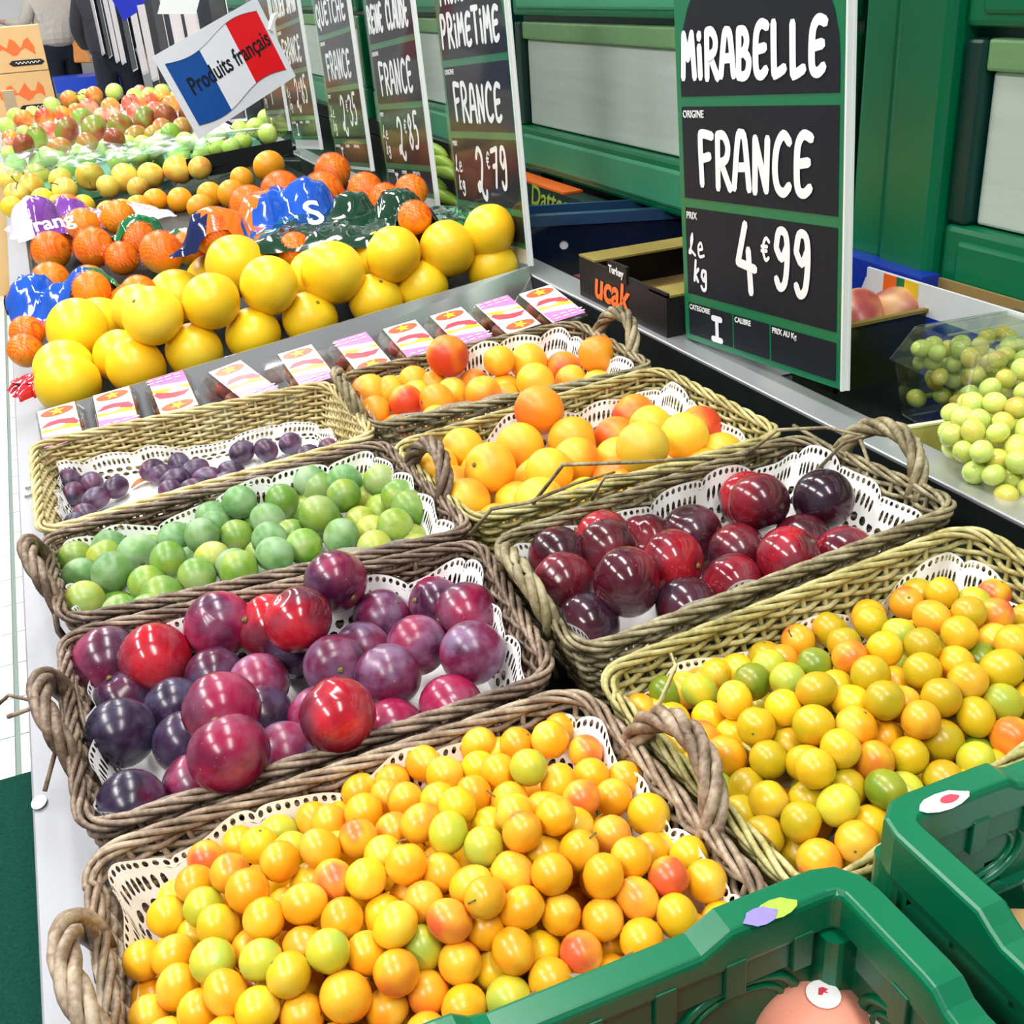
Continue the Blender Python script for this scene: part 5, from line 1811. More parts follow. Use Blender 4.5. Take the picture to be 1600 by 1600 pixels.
FARL = []
s3 = lambda l: [(a[0], a[1] / 1.0, a[2]) for a in l]
for k, lst, off, sc, h in (
        ('orange', [(1345, 95, 92), (1160, 235, 72), (1210, 160, 60), (690, 300, 60), (1000, 300, 60), (560, 330, 60), (770, 270, 55)], (0, 230), 3.2, .075),
        ('orange', [(1050, 240, 66), (900, 265, 55), (610, 320, 60)], (0, 230), 3.2, .07),
        ('lemon', [(215, 265, 60), (160, 300, 58), (300, 290, 55), (120, 350, 55), (60, 300, 55), (420, 290, 55)], (0, 230), 3.2, .065),
        ('yapple', [(890, 850, 76), (755, 876, 66), (625, 892, 76), (450, 882, 76), (305, 905, 64), (180, 880, 64), (145, 945, 76), (325, 950, 64), (70, 905, 64), (90, 970, 60), (540, 935, 60), (690, 940, 55), (1000, 840, 60)], (0, 0), 3.2, .075),
        ('pear', [(265, 790, 62), (420, 785, 60), (520, 755, 52), (600, 800, 64), (770, 770, 68), (910, 785, 56), (95, 840, 60), (165, 800, 55), (350, 820, 55), (690, 800, 55), (1020, 760, 55)], (0, 0), 3.2, .09),
        ('gapple', [(720, 725, 50), (810, 705, 56), (915, 705, 52), (1090, 695, 60), (1215, 705, 44), (1340, 670, 52), (1150, 735, 48), (1060, 745, 48), (1280, 640, 50), (1000, 700, 48), (1200, 650, 46), (1390, 640, 46), (640, 720, 46), (1330, 590, 45)], (0, 0), 3.2, .095),
        ('oapple', [(690, 950, 100), (905, 920, 110), (1065, 1035, 95), (1450, 980, 100), (230, 1150, 100), (450, 1130, 118), (600, 1100, 80), (1585, 940, 90), (100, 1330, 80), (1640, 1010, 90), (720, 1080, 85)], (0, 0), 6.154, .11),
        ('rapple', [(855, 1040, 95), (1260, 1000, 92), (480, 1250, 85), (1090, 1110, 90), (1300, 1080, 85), (990, 1120, 85), (100, 1400, 80), (1500, 1060, 85), (1350, 900, 80)], (0, 0), 6.154, .10),
        ('gapple', [(1100, 885, 92), (505, 1020, 92), (160, 1130, 90), (320, 1100, 80), (60, 1210, 80), (240, 1280, 75), (1300, 935, 85), (1560, 880, 80), (800, 940, 80), (90, 1480, 80), (1440, 920, 80), (1680, 930, 80)], (0, 0), 6.154, .105),
        ('mango', [(645, 1270, 130), (905, 1240, 135), (1175, 1200, 125), (1410, 1160, 125), (1600, 1130, 120), (260, 1450, 110), (1790, 1090, 120), (1100, 1345, 115)], (0, 0), 6.154, .125),
        ('gmango', [(360, 1330, 125), (800, 1130, 95), (1660, 1290, 100)], (0, 0), 6.154, .12),
        ('omango', [(570, 1425, 115), (850, 1395, 110), (1340, 1315, 115), (1560, 1250, 110), (1760, 1230, 110), (1450, 1300, 100)], (0, 0), 6.154, .095)):
    for a in zl(lst, off, sc):
        far_put(k, a[0], a[1], a[2], h, .030 if k in ('lemon', 'yapple', 'gapple', 'pear') else .034, .046 if k != 'mango' else .058)
P = np.array([a[1] for a in FARL])
r = np.array([a[2] for a in FARL])
P = relax(P, r, 60, pull=.05)
far_group = {'orange': 'loose oranges', 'lemon': 'lemons', 'yapple': 'yellow apples', 'gapple': 'light green apples', 'oapple': 'orange red apples', 'rapple': 'rosy apples', 'mango': 'brown red mangoes',
             'gmango': 'green mangoes', 'omango': 'olive mangoes', 'pear': 'pale green pears'}
for (k, _, rr), p in zip(FARL, P):
    nm, mt, lb = FAR[k]
    put(nm, FARME[k], p, rr, lb, nm, far_group[k], part=('stem', stem_me) if nm in ('apple', 'pear') else None)
# heaps and liners that carry the far fruit
TRAYG = plain('green_pulp_tray', (0.10, 0.30, 0.20), 0.7, var=.2)
FOAM = plain('white_foam_liner', (0.72, 0.76, 0.74), 0.8, var=.1)
for nm, y0, y1, h, mt, lb in (('fruit_riser', 3.95, 4.35, .055, TRAYG, 'green moulded liner under the far pears and apples'), ('fruit_riser', 4.40, 6.3, .055, FOAM, 'pale liner under the far mangoes and apples'),
                              ('fruit_riser', 2.42, 3.15, .045, BLACK_TRAY, 'black liner under the net bags, loose oranges and lemons')):
    o = MB().hexa([(XL + .06, y0, deck(XL + .06)), (XR - .01, y0, deck(XR - .01)), (XR - .01, y1, deck(XR - .01)), (XL + .06, y1, deck(XL + .06)),
                   (XL + .08, y0 + .02, deck(XL + .08) + h), (XR - .03, y0 + .02, deck(XR - .03) + h), (XR - .03, y1 - .02, deck(XR - .03) + h), (XL + .08, y1 - .02, deck(XL + .08) + h)]).build(nm, mt)
    tag(o, lb, 'liner')
# clear green-tinted film over the pears
FILM = clear('green_tinted_film', (0.74, 0.94, 0.84), 0.05, 0.25)
vs, fs = [], []
for i in range(41):
    for j in range(13):
        a, b = onst((0 + 8, 250), .12), onst((430, 205), .13)
        a2, b2 = onst((8, 285), .11), onst((300, 245), .115)
        t, s = i / 40, j / 12
        p = (a * (1 - t) + b * t) * (1 - s) + (a2 * (1 - t) + b2 * t) * s
        vs.append((p[0], p[1], p[2] + .02 + .018 * mnoise.noise((t * 14, s * 5, 2.2)) + .003 * mnoise.noise((t * 50, s * 16, 4.2))))
for i in range(40):
    for j in range(12):
        q = i * 13 + j
        fs.append((q, q + 13, q + 14, q + 1))
o = obj('cling_film', mesh('cling_film', vs, fs, FILM, True))
tag(o, 'crinkled green tinted clear film over the far pears', 'film')
# ------------------------------------------------------------------ goods on the rear shelf
CARD_BLACK = plain('black_printed_card', (0.010, 0.008, 0.008), 0.5, 0, .2, .3, 20)
CARD_TAN = plain('tan_corrugated_card', (0.42, 0.27, 0.10), 0.8, 0, .2, .12, 30)
CARD_OLIVE = plain('olive_card_inside', (0.22, 0.17, 0.04), 0.8, 0, .2, .2, 20)
MAROON = plain('maroon_card', (0.14, 0.010, 0.012), 0.5)
ORANGE_INK = plain('orange_ink', (0.90, 0.16, 0.01), 0.5)
NAVY_BOX = plain('navy_gloss_plastic', (0.006, 0.012, 0.035), 0.12, 0, .6, .3, 6)
NAVY_TOP = plain('steel_blue_plastic', (0.02, 0.06, 0.14), 0.2, 0, .5, .2, 6)
LIME_INK = plain('lime_ink', (0.42, 0.52, 0.06), 0.5)
BLUE_BOX = plain('cobalt_box_print', (0.008, 0.04, 0.45), 0.35)
WHITE_BOX = plain('white_box_card', (0.85, 0.86, 0.90), 0.5, 0, .3, .03, 12)


def frame_empty(name, o, eu, en_up, label, cat, group=None):
    """Empty whose X runs along eu and Z along en_up"""
    eu = Vector(eu).normalized()
    ez = Vector(en_up).normalized()
    ey = ez.cross(eu).normalized()
    M4 = Matrix.Identity(4)
    for i in range(3):
        M4[i][0], M4[i][1], M4[i][2], M4[i][3] = eu[i], ey[i], ez[i], o[i]
    e = empty(name, (0, 0, 0), label, cat, group)
    e.matrix_world = M4
    return e


# black fruit box reading ucak, long side along the ledge
xa = XR + .008
pa, pb = onx((906, 438), xa), onx((1042, 486), xa)
bl = pa[1] - pb[1]
e = frame_empty('fruit_carton', (xa, pa[1], ZR + .0006), (0, -1, 0), (0, 0, 1), 'black open fruit carton with orange lettering ucak and a small tab', 'carton')
# local: x along the ledge towards the viewer, y away from the aisle, z up
hb = .062
MB().box((0, 0, 0), (bl, .004, hb)).box((0, .196, 0), (bl, .20, hb)).box((0, .004, 0), (.004, .196, hb)).box((bl - .004, .004, 0), (bl, .196, hb * .9)).build('walls', CARD_BLACK, e)
MB().box((.004, .004, .001), (bl - .004, .196, .005)).build('bottom', CARD_TAN, e)
MB().box((.0, .0, hb), (.055, .20, hb + .003)).build('end_flap', CARD_OLIVE, e)
MB().box((bl - .05, .0, hb * .9), (bl, .20, hb * .9 + .003)).build('end_flap', CARD_OLIVE, e)
MB().box((.100, -.002, hb - .012), (.160, .003, hb + .014)).build('tab', CARD_BLACK, e)
font_text('lettering', 'ucak', .060, ORANGE_INK, e, (.052, -.0012, .010), (math.pi / 2, 0, 0), bold=.0016, shear=.15)
font_text('tab_lettering', 'Turkey', .016, LABW, e, (.106, -.0028, hb - .003), (math.pi / 2, 0, 0), bold=.0004)
mb = MB().box((XR2 + .004, pa[1] - .30, ZS + .0005), (XR2 + .16, pa[1] + .12, ZR)).build('card_box', MAROON)
tag(mb, 'flat maroon card box under the ucak carton', 'box')
wbx = MB().box((XR2 + .004, pb[1] - .13, ZS + .0005), (XR2 + .10, pb[1] - .012, ZS + .075)).build('small_carton', WHITE_BOX)
tag(wbx, 'small white carton between the ucak carton and the mirabelle board', 'carton')
bevel(wbx, .002)

# navy crate with a round hole, dates box on it
c0, c1 = onz((866, 410), ZS), onz((1085, 398), ZS)
eu = c1 - c0
ln = np.linalg.norm(eu[:2])
e = frame_empty('plastic_crate', (c0[0], c0[1], ZS), (eu[0], eu[1], 0), (0, 0, 1), 'navy blue glossy crate with a round hole behind the ucak carton', 'crate')
ht = .070
n = 20
hx, hz, hr = ln * .075, ht * .46, .0085
ring = [(hx + hr * math.cos(2 * math.pi * k / n), 0, hz + hr * math.sin(2 * math.pi * k / n)) for k in range(n)]
outer = []
for k in range(n):
    cx, sz = math.cos(2 * math.pi * k / n), math.sin(2 * math.pi * k / n)
    s = 1 / max(abs(cx), abs(sz))
    x = hx + (ln - hx if cx > 0 else hx + .05) * min(1, abs(cx) * s) * (1 if cx > 0 else -1) if abs(cx) > .05 else hx
    outer.append((min(max(x, -.05), ln), 0, hz + (ht - hz if sz > 0 else hz) * min(1, abs(sz) * s) * (1 if sz > 0 else -1)))
fw = MB().add(ring + outer, [(k, (k + 1) % n, n + (k + 1) % n, n + k) for k in range(n)])
fw.build('front_wall', NAVY_BOX, e)
MB().box((-.05, .10, 0), (ln, .104, ht)).box((-.05, .0, 0), (-.046, .10, ht)).box((ln - .004, .0, 0), (ln, .10, ht)).box((-.05, .001, 0), (ln, .10, .004)).build('walls', NAVY_BOX, e)
MB().box((-.05, -.004, ht), (ln, .018, ht + .020)).box((-.05, .096, ht), (ln, .106, ht + .020)).build('rim', NAVY_TOP, e)
MB().box((hx - .014, .002, hz - .014), (hx + .014, .004, hz + .014)).build('hole_light_card', WHITE_BOX, e)  # added white card standing in for light seen through the hole
db = onx((808, 290), 1.0)
e2 = frame_empty('date_box', (1.0, db[1], ZS), (0, -1, 0), (0, 0, 1), 'dark green date box with lime lettering Dattes under the long pale pane cabinet', 'box')
MB().box((-.10, 0, .001), (.36, .045, .078)).build('box_body', plain('dark_green_box_print', (0.004, 0.030, 0.028), .4), e2)
font_text('lettering', 'Dattes', .062, LIME_INK, e2, (.075, -.0008, .036), (math.pi / 2, 0, 0), bold=.0008, shear=.2, sx=1.15)
MB().box((-.10, -.0004, .0785), (.25, .045, .083)).build('colour_band', ORANGE_INK, e2)
# bananas beyond the boards
BAN = plain('green_banana_peel', (0.26, 0.42, 0.03), 0.4, var=.2)
for i in range(6):
    px, py = 672 + (i % 3) * 10, 232 + i * 17
    p = onx((px, py), .90)
    t = np.linspace(-1, 1, 9)
    pts = np.stack([0.012 * t ** 2, t * .085, -.012 * t ** 2], 1)
    o = MB().tube(pts, [.006, .013, .016, .017, .017, .017, .016, .012, .005], 8).build('banana', BAN, None, (p[0], p[1], max(p[2], ZS + .02)), smooth=True)
    tag(o, 'green banana lying beyond the reine claude board', 'banana', 'green bananas')

# dark crate with two mangoes, blue and white cartons
OLIVE_CRATE = plain('dark_olive_gloss_plastic', (0.020, 0.026, 0.008), 0.08, 0, .7, .4, 8)
p0, p1 = onz((1300, 622), ZS), onz((1392, 596), ZS)
cx0, cx1 = p0[0] + .012, 1.03
cy0 = p0[1] + .01
e = empty('fruit_crate', (cx0, cy0, ZS), 'dark olive crate holding two rosy mangoes behind the mirabelle board', 'crate')
MB().box((0, 0, 0), (.004, .26, .085)).box((0, 0, 0), (.18, .004, .085)).box((.176, 0, 0), (.18, .26, .085)).box((0, .256, 0), (.18, .26, .085)).build('walls', OLIVE_CRATE, e)
MB().box((0.004, .004, .001), (.176, .256, .004)).build('bottom', OLIVE_CRATE, e)
MB().box((-.004, -.004, .085), (.184, .004, .089)).box((-.004, .256, .085), (.184, .264, .089)).box((-.004, .004, .085), (.004, .256, .089)).box((.176, .004, .085), (.184, .256, .089)).build('rim', CARD_OLIVE, e)
MGX = skin_mat('rosy_mango_skin', (0.82, 0.46, 0.20), (0.72, 0.30, 0.16), (0.42, 0.06, 0.06), .5, .35)
mgm = fruit_mesh('mango', MGX, .8, .85, 1.1, 0, .05, 0, 24, 16)
for (px, py), lb in (((1342, 497), 'rosy brown mango in the dark olive crate'), ((1402, 492), 'peach coloured mango in the dark olive crate')):
    p = onz((px, py), ZS + .07)
    p[0] = min(max(p[0], cx0 + .045), cx0 + .135); p[1] = min(max(p[1], cy0 + .05), cy0 + .22)
    put('mango', mgm, p, .042, lb, 'mango', None, rot=(1.2, .3, random.uniform(0, 3)))
pb = onx((1330, 462), .985)
o = MB().box((0, 0, 0), (.03, .20, .122)).build('blue_carton', BLUE_BOX, None, (1.014, pb[1] - .10, ZS), None)
tag(o, 'cobalt blue carton with white print under the green cabinet', 'carton')
c = font_text('print', 'AL', .05, WHITE_BOX, o, (-.0008, .12, .065), (math.pi / 2, 0, -math.pi / 2), bold=.002)
pb = onx((1500, 480), 1.0)
e = empty('open_carton', (1.005, pb[1] + .02, ZS), 'white carton with blue lower edge, tan inside, under the green cabinet', 'carton')
MB().box((0, -.30, 0), (.004, .16, .078)).build('blue_edge', BLUE_BOX, e)
MB().box((0, -.30, .078), (.004, .16, .118)).box((.004, .156, 0), (.04, .16, .112)).build('white_wall', WHITE_BOX, e)
MB().box((.036, -.30, 0), (.04, .156, .118)).box((.004, -.30, .001), (.036, .156, .006)).build('inner_wall', CARD_TAN, e)
MB().box((-.001, .10, .085), (.0, .125, .117)).build('red_mark', ORANGE_INK, e)
MB().box((-.001, .085, .085), (.0, .10, .117)).build('green_mark', GREEN, e)
MB().box((-.001, .06, .085), (.0, .085, .117)).build('yellow_mark', YEL, e)

# ------------------------------------------------------------------ grapes
GRP = skin_mat('white_grape_skin', (0.56, 0.66, 0.14), (0.48, 0.62, 0.12), (0.68, 0.64, 0.12), .4, .22, 0.12, (0.72, 0.78, 0.5), 0, 1.2, sss=.25, bump=.01)
GRY = skin_mat('amber_grape_skin', (0.66, 0.56, 0.08), (0.60, 0.60, 0.10), (0.60, 0.40, 0.06), .4, .22, 0.1, (0.75, 0.75, 0.45), 0, 1.2, sss=.25, bump=.01)
grm = [fruit_mesh('grape', g, .95, .95, 1.08, 0, .03, 0, 14, 10) for g in (GRP, GRY)]
GSTEM = plain('grape_stem', (0.22, 0.30, 0.05), .7)


def bunch(label, pts, rr, seed, amber=.25, zmax=None):
    rnd = random.Random(seed)
    pts = np.array(pts)
    r = np.full(len(pts), rr)
    lo = pts[:, 2].min()
    P = pts.copy()
    for _ in range(50):
        D = P[:, None] - P[None]
        L = np.linalg.norm(D, axis=2) + np.eye(len(P))
        ov = np.clip(2 * rr * .95 - L, 0, None)
        np.fill_diagonal(ov, 0)
        P += (D / L[..., None] * (ov * .25)[..., None]).sum(1)
        P[:, 2] = np.maximum(P[:, 2], ZS + .006 + rr)
        if zmax:
            P[:, 2] = np.minimum(P[:, 2], ZS + zmax)
            P[:, :2] = pts[:, :2] + (P[:, :2] - pts[:, :2]) * .85
    c = P.mean(0)
    e = empty('grape_bunch', tuple(c), label, 'grapes')
    for p in P:
        o = obj('grape', grm[1] if rnd.random() < amber else grm[0], e, tuple(p - c), (rnd.uniform(0, 6), rnd.uniform(0, 6), 0))
        s = rr * rnd.uniform(.88, 1.06)
        o.scale = (s, s, s)
    a, b = P[np.argmax(P[:, 1])], P[np.argmin(P[:, 1])]
    MB().tube(np.array([a - c, (a + b) / 2 - c + [0, 0, .012], b - c]), .003, 6).build('stem', GSTEM, e)
    return P


PUNN = clear('clear_punnet_plastic', (0.90, 0.94, 0.92), 0.20, 0.10)


def punnet(px_bl, px_br, wdt, ht, label, seed, amb):
    a, b = onz(px_bl, ZS), onz(px_br, ZS)
    eu = b - a
    ln = np.linalg.norm(eu[:2])
    eu = eu / ln
    ev = np.array([-eu[1], eu[0], 0])
    if ev[0] < 0:
        ev = -ev
    e = empty('grape_punnet', tuple(a), label, 'punnet')
    mk = lambda u, v, z: tuple(eu * u + ev * v + np.array([0, 0, z]))
    i = .010
    q = [mk(i, i, .001), mk(ln - i, i, .001), mk(ln - i, wdt - i, .001), mk(i, wdt - i, .001), mk(0, 0, ht * .62), mk(ln, 0, ht * .62), mk(ln, wdt, ht * .62), mk(0, wdt, ht * .62)]
    bevel(MB().add(q, [(0, 3, 2, 1), (0, 1, 5, 4), (1, 2, 6, 5), (2, 3, 7, 6), (3, 0, 4, 7)]).build('tray', PUNN, e), .006, 3)
    q = [mk(-.004, -.004, ht * .63), mk(ln + .004, -.004, ht * .63), mk(ln + .004, wdt + .004, ht * .63), mk(-.004, wdt + .004, ht * .63),
         mk(.014, .014, ht), mk(ln - .014, .014, ht), mk(ln - .014, wdt - .014, ht), mk(.014, wdt - .014, ht)]
    bevel(MB().add(q, [(4, 5, 6, 7), (0, 1, 5, 4), (1, 2, 6, 5), (2, 3, 7, 6), (3, 0, 4, 7)]).build('lid', PUNN, e), .005, 3)
    # ribs pressed into the lid
    rb = MB()
    for k in range(3):
        rb.tube(np.array([mk(ln * (.2 + .3 * k), .02, ht + .001), mk(ln * (.2 + .3 * k), wdt - .02, ht + .001)]), .0016, 5)
    rb.build('lid_rib', PUNN, e)
    rnd = random.Random(seed)
    pts = []
    for _ in range(84):
        u, v, z = rnd.uniform(.018, ln - .018), rnd.uniform(.018, wdt - .018), rnd.uniform(.014, ht * .84)
        pts.append(a + eu * u + ev * v + np.array([0, 0, z]))
    return pts


pts = punnet((1386, 650), (1500, 712), .17, .115, 'clear lidded punnet of white grapes beside the dark olive crate', 3, .3)
bunch('white and amber grapes packed inside the lidded punnet', pts, .0108, 4, .4, .092)
pts = punnet((1560, 585), (1640, 625), .15, .10, 'clear lidded punnet of green grapes under the cabinet with double posts', 5, .1)
bunch('green grapes packed inside the punnet under the cabinet', pts, .0108, 6, .1, .08)
# loose bunch spilling over a card tray
ct0, ct1 = onz((1398, 672), ZS + .045), onz((1540, 650), ZS + .045)
e = empty('card_tray', (ct0[0], ct0[1], ZS), 'low yellow card tray with a loose bunch of grapes', 'tray')
d = ct1 - ct0
d[2] = 0
ln = np.linalg.norm(d); d /= ln
nn = np.array([d[1], -d[0], 0])
mk = lambda u, v, z: tuple(d * u + nn * v + np.array([0, 0, z]))
YCARD = plain('yellow_green_card', (0.42, 0.40, 0.10), .7, var=.2)
LL = ln + .12
for nm, q in (('back_wall', [(0, 0), (LL, .0), (LL, .003), (0, .003)]), ('front_wall', [(0, .30), (LL, .30), (LL, .303), (0, .303)])):
    MB().hexa([mk(u, v, .001) for u, v in q] + [mk(u, v, .045) for u, v in q]).build(nm, YCARD, e)
MB().hexa([mk(u, v, .001) for u, v in ((0, .003), (LL, .003), (LL, .30), (0, .30))] + [mk(u, v, .004) for u, v in ((0, .003), (LL, .003), (LL, .30), (0, .30))]).build('bottom', YCARD, e)
MB().hexa([mk(u, v, .0455) for u, v in ((0, -.002), (LL, -.002), (LL, .004), (0, .004))] + [mk(u, v, .048) for u, v in ((0, -.002), (LL, -.002), (LL, .004), (0, .004))]).build('rim', plain('cream_card_edge', (0.72, 0.70, 0.42), .7), e)
gl = []
for (px, py, h) in [(1585, 585, .12), (1560, 600, .125), (1535, 615, .12), (1590, 620, .12), (1515, 640, .11), (1545, 640, .115), (1575, 645, .115), (1600, 650, .11), (1495, 660, .10), (1525, 665, .105),
                    (1555, 670, .105), (1585, 680, .10), (1490, 690, .09), (1515, 690, .095), (1545, 695, .095), (1570, 705, .09), (1600, 705, .09), (1500, 715, .08), (1525, 718, .085), (1552, 722, .08),
                    (1580, 735, .075), (1515, 740, .065), (1545, 748, .065), (1570, 752, .06), (1600, 740, .07), (1560, 775, .05), (1590, 765, .055), (1470, 680, .075), (1475, 655, .09), (1480, 705, .07),
                    (1620, 610, .12), (1630, 640, .11), (1640, 680, .1), (1625, 720, .08), (1500, 640, .08), (1540, 655, .08), (1570, 675, .075), (1530, 700, .06), (1560, 740, .04), (1510, 675, .07), (1600, 720, .05), (1590, 600, .09), (1610, 670, .08)]:
    gl.append(onz((px + 12, py - 8), ZS + h * .8))
bunch('loose bunch of large white grapes spilling from the card tray', gl, .0118, 9, .2)
# ------------------------------------------------------------------ green plastic crates close to the viewer
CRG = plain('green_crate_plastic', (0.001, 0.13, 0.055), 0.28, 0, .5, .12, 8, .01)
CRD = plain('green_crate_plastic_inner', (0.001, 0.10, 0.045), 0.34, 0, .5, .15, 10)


def crate(cx0, cx1, cy0, cy1, zt, label, gap_wall):
    """open stacking crate, outer sizes, rim top at zt"""
    zb = deck((cx0 + cx1) / 2) + .002
    zb = max(zb, deck(cx0) + .002)
    c = np.array([(cx0 + cx1) / 2, (cy0 + cy1) / 2, zb])
    e = empty('plastic_crate', tuple(c), label, 'crate')
    W, D, H = (cx1 - cx0) / 2, (cy1 - cy0) / 2, zt - zb
    th = .016
    # bottom grid
    bt = MB().box((-W + th, -D + th, .0), (W - th, D - th, .004))
    bt.build('bottom', CRD, e)
    # one rim all the way round, standing higher at the rounded corners
    qd = np.array([(-W + th / 2, D - th / 2, 0), (W - th / 2, D - th / 2, 0), (W - th / 2, -D + th / 2, 0), (-W + th / 2, -D + th / 2, 0)])
    nR = 160
    P_, N_, T_, _l = ring_pts(qd, nR, .014)
    cd = np.min(np.linalg.norm(P_[:, None, :2] - qd[None, :, :2], axis=2), axis=1)
    up = np.clip((.085 - cd) / .012, 0, 1)
    ztop = H + .009 * up
    rm = MB()
    prof = [(th / 2 + .003, 0), (th / 2 + .003, -.020), (th / 2, -.030), (-th / 2, -.016), (-th / 2, -.002), (-th / 2 + .003, 0)]
    vs = []
    for i in range(nR):
        for (o_, z_) in prof:
            zz = ztop[i] + z_ if z_ > -.004 else H + z_
            vs.append(tuple(P_[i] + N_[i] * o_ + np.array([0, 0, zz])))
    k_ = len(prof)
    rm.add(vs, [(i * k_ + a, i * k_ + (a + 1) % k_, ((i + 1) % nR) * k_ + (a + 1) % k_, ((i + 1) % nR) * k_ + a) for i in range(nR) for a in range(k_)])
    bevel(rm.build('rim', CRG, e), .0025, 2, 40)
    for qx, qy in ((-1, 1), (1, 1), (1, -1), (-1, -1)):
        P2, N2, T2, _l = ring_pts(np.array([(qx * W - qx * .024, qy * D, 0), (qx * W, qy * D, 0), (qx * W, qy * D - qy * .024, 0), (qx * W - qx * .024, qy * D - qy * .024, 0)]), 24, .008)
        pm_ = MB().add([(p[0], p[1], 0) for p in P2] + [(p[0], p[1], H - .02) for p in P2], [tuple(range(24)), tuple(range(24, 48))] + [(i, (i + 1) % 24, 24 + (i + 1) % 24, 24 + i) for i in range(24)])
        pm_.build('corner_post', CRG, e)
    # four walls; each: upper rim, recessed panel with slots, ribs
    for k, (ln, rot, off) in enumerate(((W, 0, D), (D, math.pi / 2, W), (W, math.pi, D), (D, -math.pi / 2, W))):
        ca, sa = math.cos(rot), math.sin(rot)

        def T(p):
            x, y, z = p
            return (ca * x - sa * y, sa * x + ca * y, z)

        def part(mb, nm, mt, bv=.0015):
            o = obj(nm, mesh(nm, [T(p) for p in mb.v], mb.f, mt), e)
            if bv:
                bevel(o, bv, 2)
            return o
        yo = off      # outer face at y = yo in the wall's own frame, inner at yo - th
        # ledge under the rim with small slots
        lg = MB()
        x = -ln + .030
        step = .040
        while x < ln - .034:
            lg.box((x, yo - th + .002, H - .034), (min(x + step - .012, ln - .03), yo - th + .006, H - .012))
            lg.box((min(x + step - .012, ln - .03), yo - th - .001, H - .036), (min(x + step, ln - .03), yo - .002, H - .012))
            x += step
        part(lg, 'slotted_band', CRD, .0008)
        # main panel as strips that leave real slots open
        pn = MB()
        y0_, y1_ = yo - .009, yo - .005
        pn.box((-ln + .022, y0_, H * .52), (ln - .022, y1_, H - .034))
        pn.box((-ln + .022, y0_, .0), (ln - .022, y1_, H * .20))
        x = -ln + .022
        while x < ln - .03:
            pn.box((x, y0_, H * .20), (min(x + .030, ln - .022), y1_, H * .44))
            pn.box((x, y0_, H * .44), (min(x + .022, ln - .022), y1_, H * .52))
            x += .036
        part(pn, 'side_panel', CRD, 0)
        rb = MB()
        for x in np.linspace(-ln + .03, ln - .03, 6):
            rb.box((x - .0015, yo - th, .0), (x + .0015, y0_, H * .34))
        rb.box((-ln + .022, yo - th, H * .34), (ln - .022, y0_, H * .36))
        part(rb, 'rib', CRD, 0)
        # pressed oval ring near the corner
        for sx in (-1, 1):
            t = np.linspace(0, 2 * math.pi, 28, endpoint=False)
            cx_ = sx * (ln - .070)
            q = np.stack([cx_ + .036 * np.cos(t), np.full(28, y0_ - .0005), H * .60 + .024 * np.sin(t)], 1)
            ov = MB().tube(q, .0030, 6, closed=True)
            q = np.stack([cx_ + .028 * np.cos(t), np.full(28, y0_ - .0005), H * .60 + .017 * np.sin(t)], 1)
            ov.tube(q, .0018, 6, closed=True)
            o = part(ov, 'oval_ring', CRG, 0)
            o.data.polygons.foreach_set('use_smooth', [True] * len(o.data.polygons))
    return e, zb, c


HR = .138
k1 = onst((1318, 1362), HR)
k2 = onst((1362, 1283), HR)
zt = k1[2]
c1, z1, cc1 = crate(k1[0] - .30, k1[0], k1[1] - .40, k1[1], zt, 'green plastic crate with a peach and red tray in it', True)
c2, z2, cc2 = crate(k2[0], k2[0] + .30, k2[1] - .40, k2[1], k2[2], 'green plastic crate with clear film and a white red sticker on its rim', True)
# red tray and peach in the near crate
RED_TRAY = plain('red_pulp_tray', (0.42, 0.008, 0.012), .6, var=.15)
o = MB().box((-.128, -.178, .0), (.128, .178, .030)).build('fruit_tray', RED_TRAY, None, (cc1[0], cc1[1], z1 + .005))
bevel(o, .006, 2)
tag(o, 'red moulded tray lying in the near green crate', 'tray')
PEACH = skin_mat('peach_skin', (0.86, 0.48, 0.32), (0.86, 0.58, 0.36), (0.82, 0.32, 0.22), .5, .65, 0, speck=0.1, scale=1.2, sss=.1, bump=.02)
pm = fruit_mesh('peach', PEACH, 1, 1, .95, .05, .12, 0, 36, 24)
d = ray(1277, 1622)
pz = z1 + .035 + .034
pp_ = onz((1277, 1622), pz)
rp = 101 * depth(pp_) / FPX
pz = z1 + .035 + rp * .96
pp_ = onz((1277, 1622), pz)
o = bpy.data.objects.new('peach', pm)
o.location = tuple(pp_)
o.scale = (rp,) * 3
o.rotation_euler = (.5, .2, 2.2)
COL.objects.link(o)
tag(o, 'pale pink peach with a round sticker in the near green crate', 'peach')
# round sticker wrapped on the peach top
tow = np.array([.03, -.02, .98]); tow /= np.linalg.norm(tow)
e1 = np.cross(tow, [0, 1, 0]); e1 /= np.linalg.norm(e1); e2 = np.cross(tow, e1)
mi = np.array(o.matrix_basis.inverted().to_3x3()) if False else None
stk = bpy.data.objects.new('sticker', None)
inv = Matrix.Translation(o.location) @ o.rotation_euler.to_matrix().to_4x4() @ Matrix.Diagonal((rp, rp, rp, 1))
inv = inv.inverted()
vs, fs = [], []
for ri in range(4):
    for k in range(20):
        a = 2 * math.pi * k / 20
        q = tow * math.cos(.26 * ri / 3) + (e1 * math.cos(a) + e2 * math.sin(a)) * math.sin(.26 * ri / 3)
        vs.append(tuple(inv @ Vector(tuple(pp_ + q * rp * 1.012))))
for ri in range(3):
    for k in range(20):
        fs.append((ri * 20 + k, ri * 20 + (k + 1) % 20, (ri + 1) * 20 + (k + 1) % 20, (ri + 1) * 20 + k))
bpy.data.objects.remove(stk)
obj('sticker', mesh('sticker', vs, fs, LABW, True), o)
vs2 = []
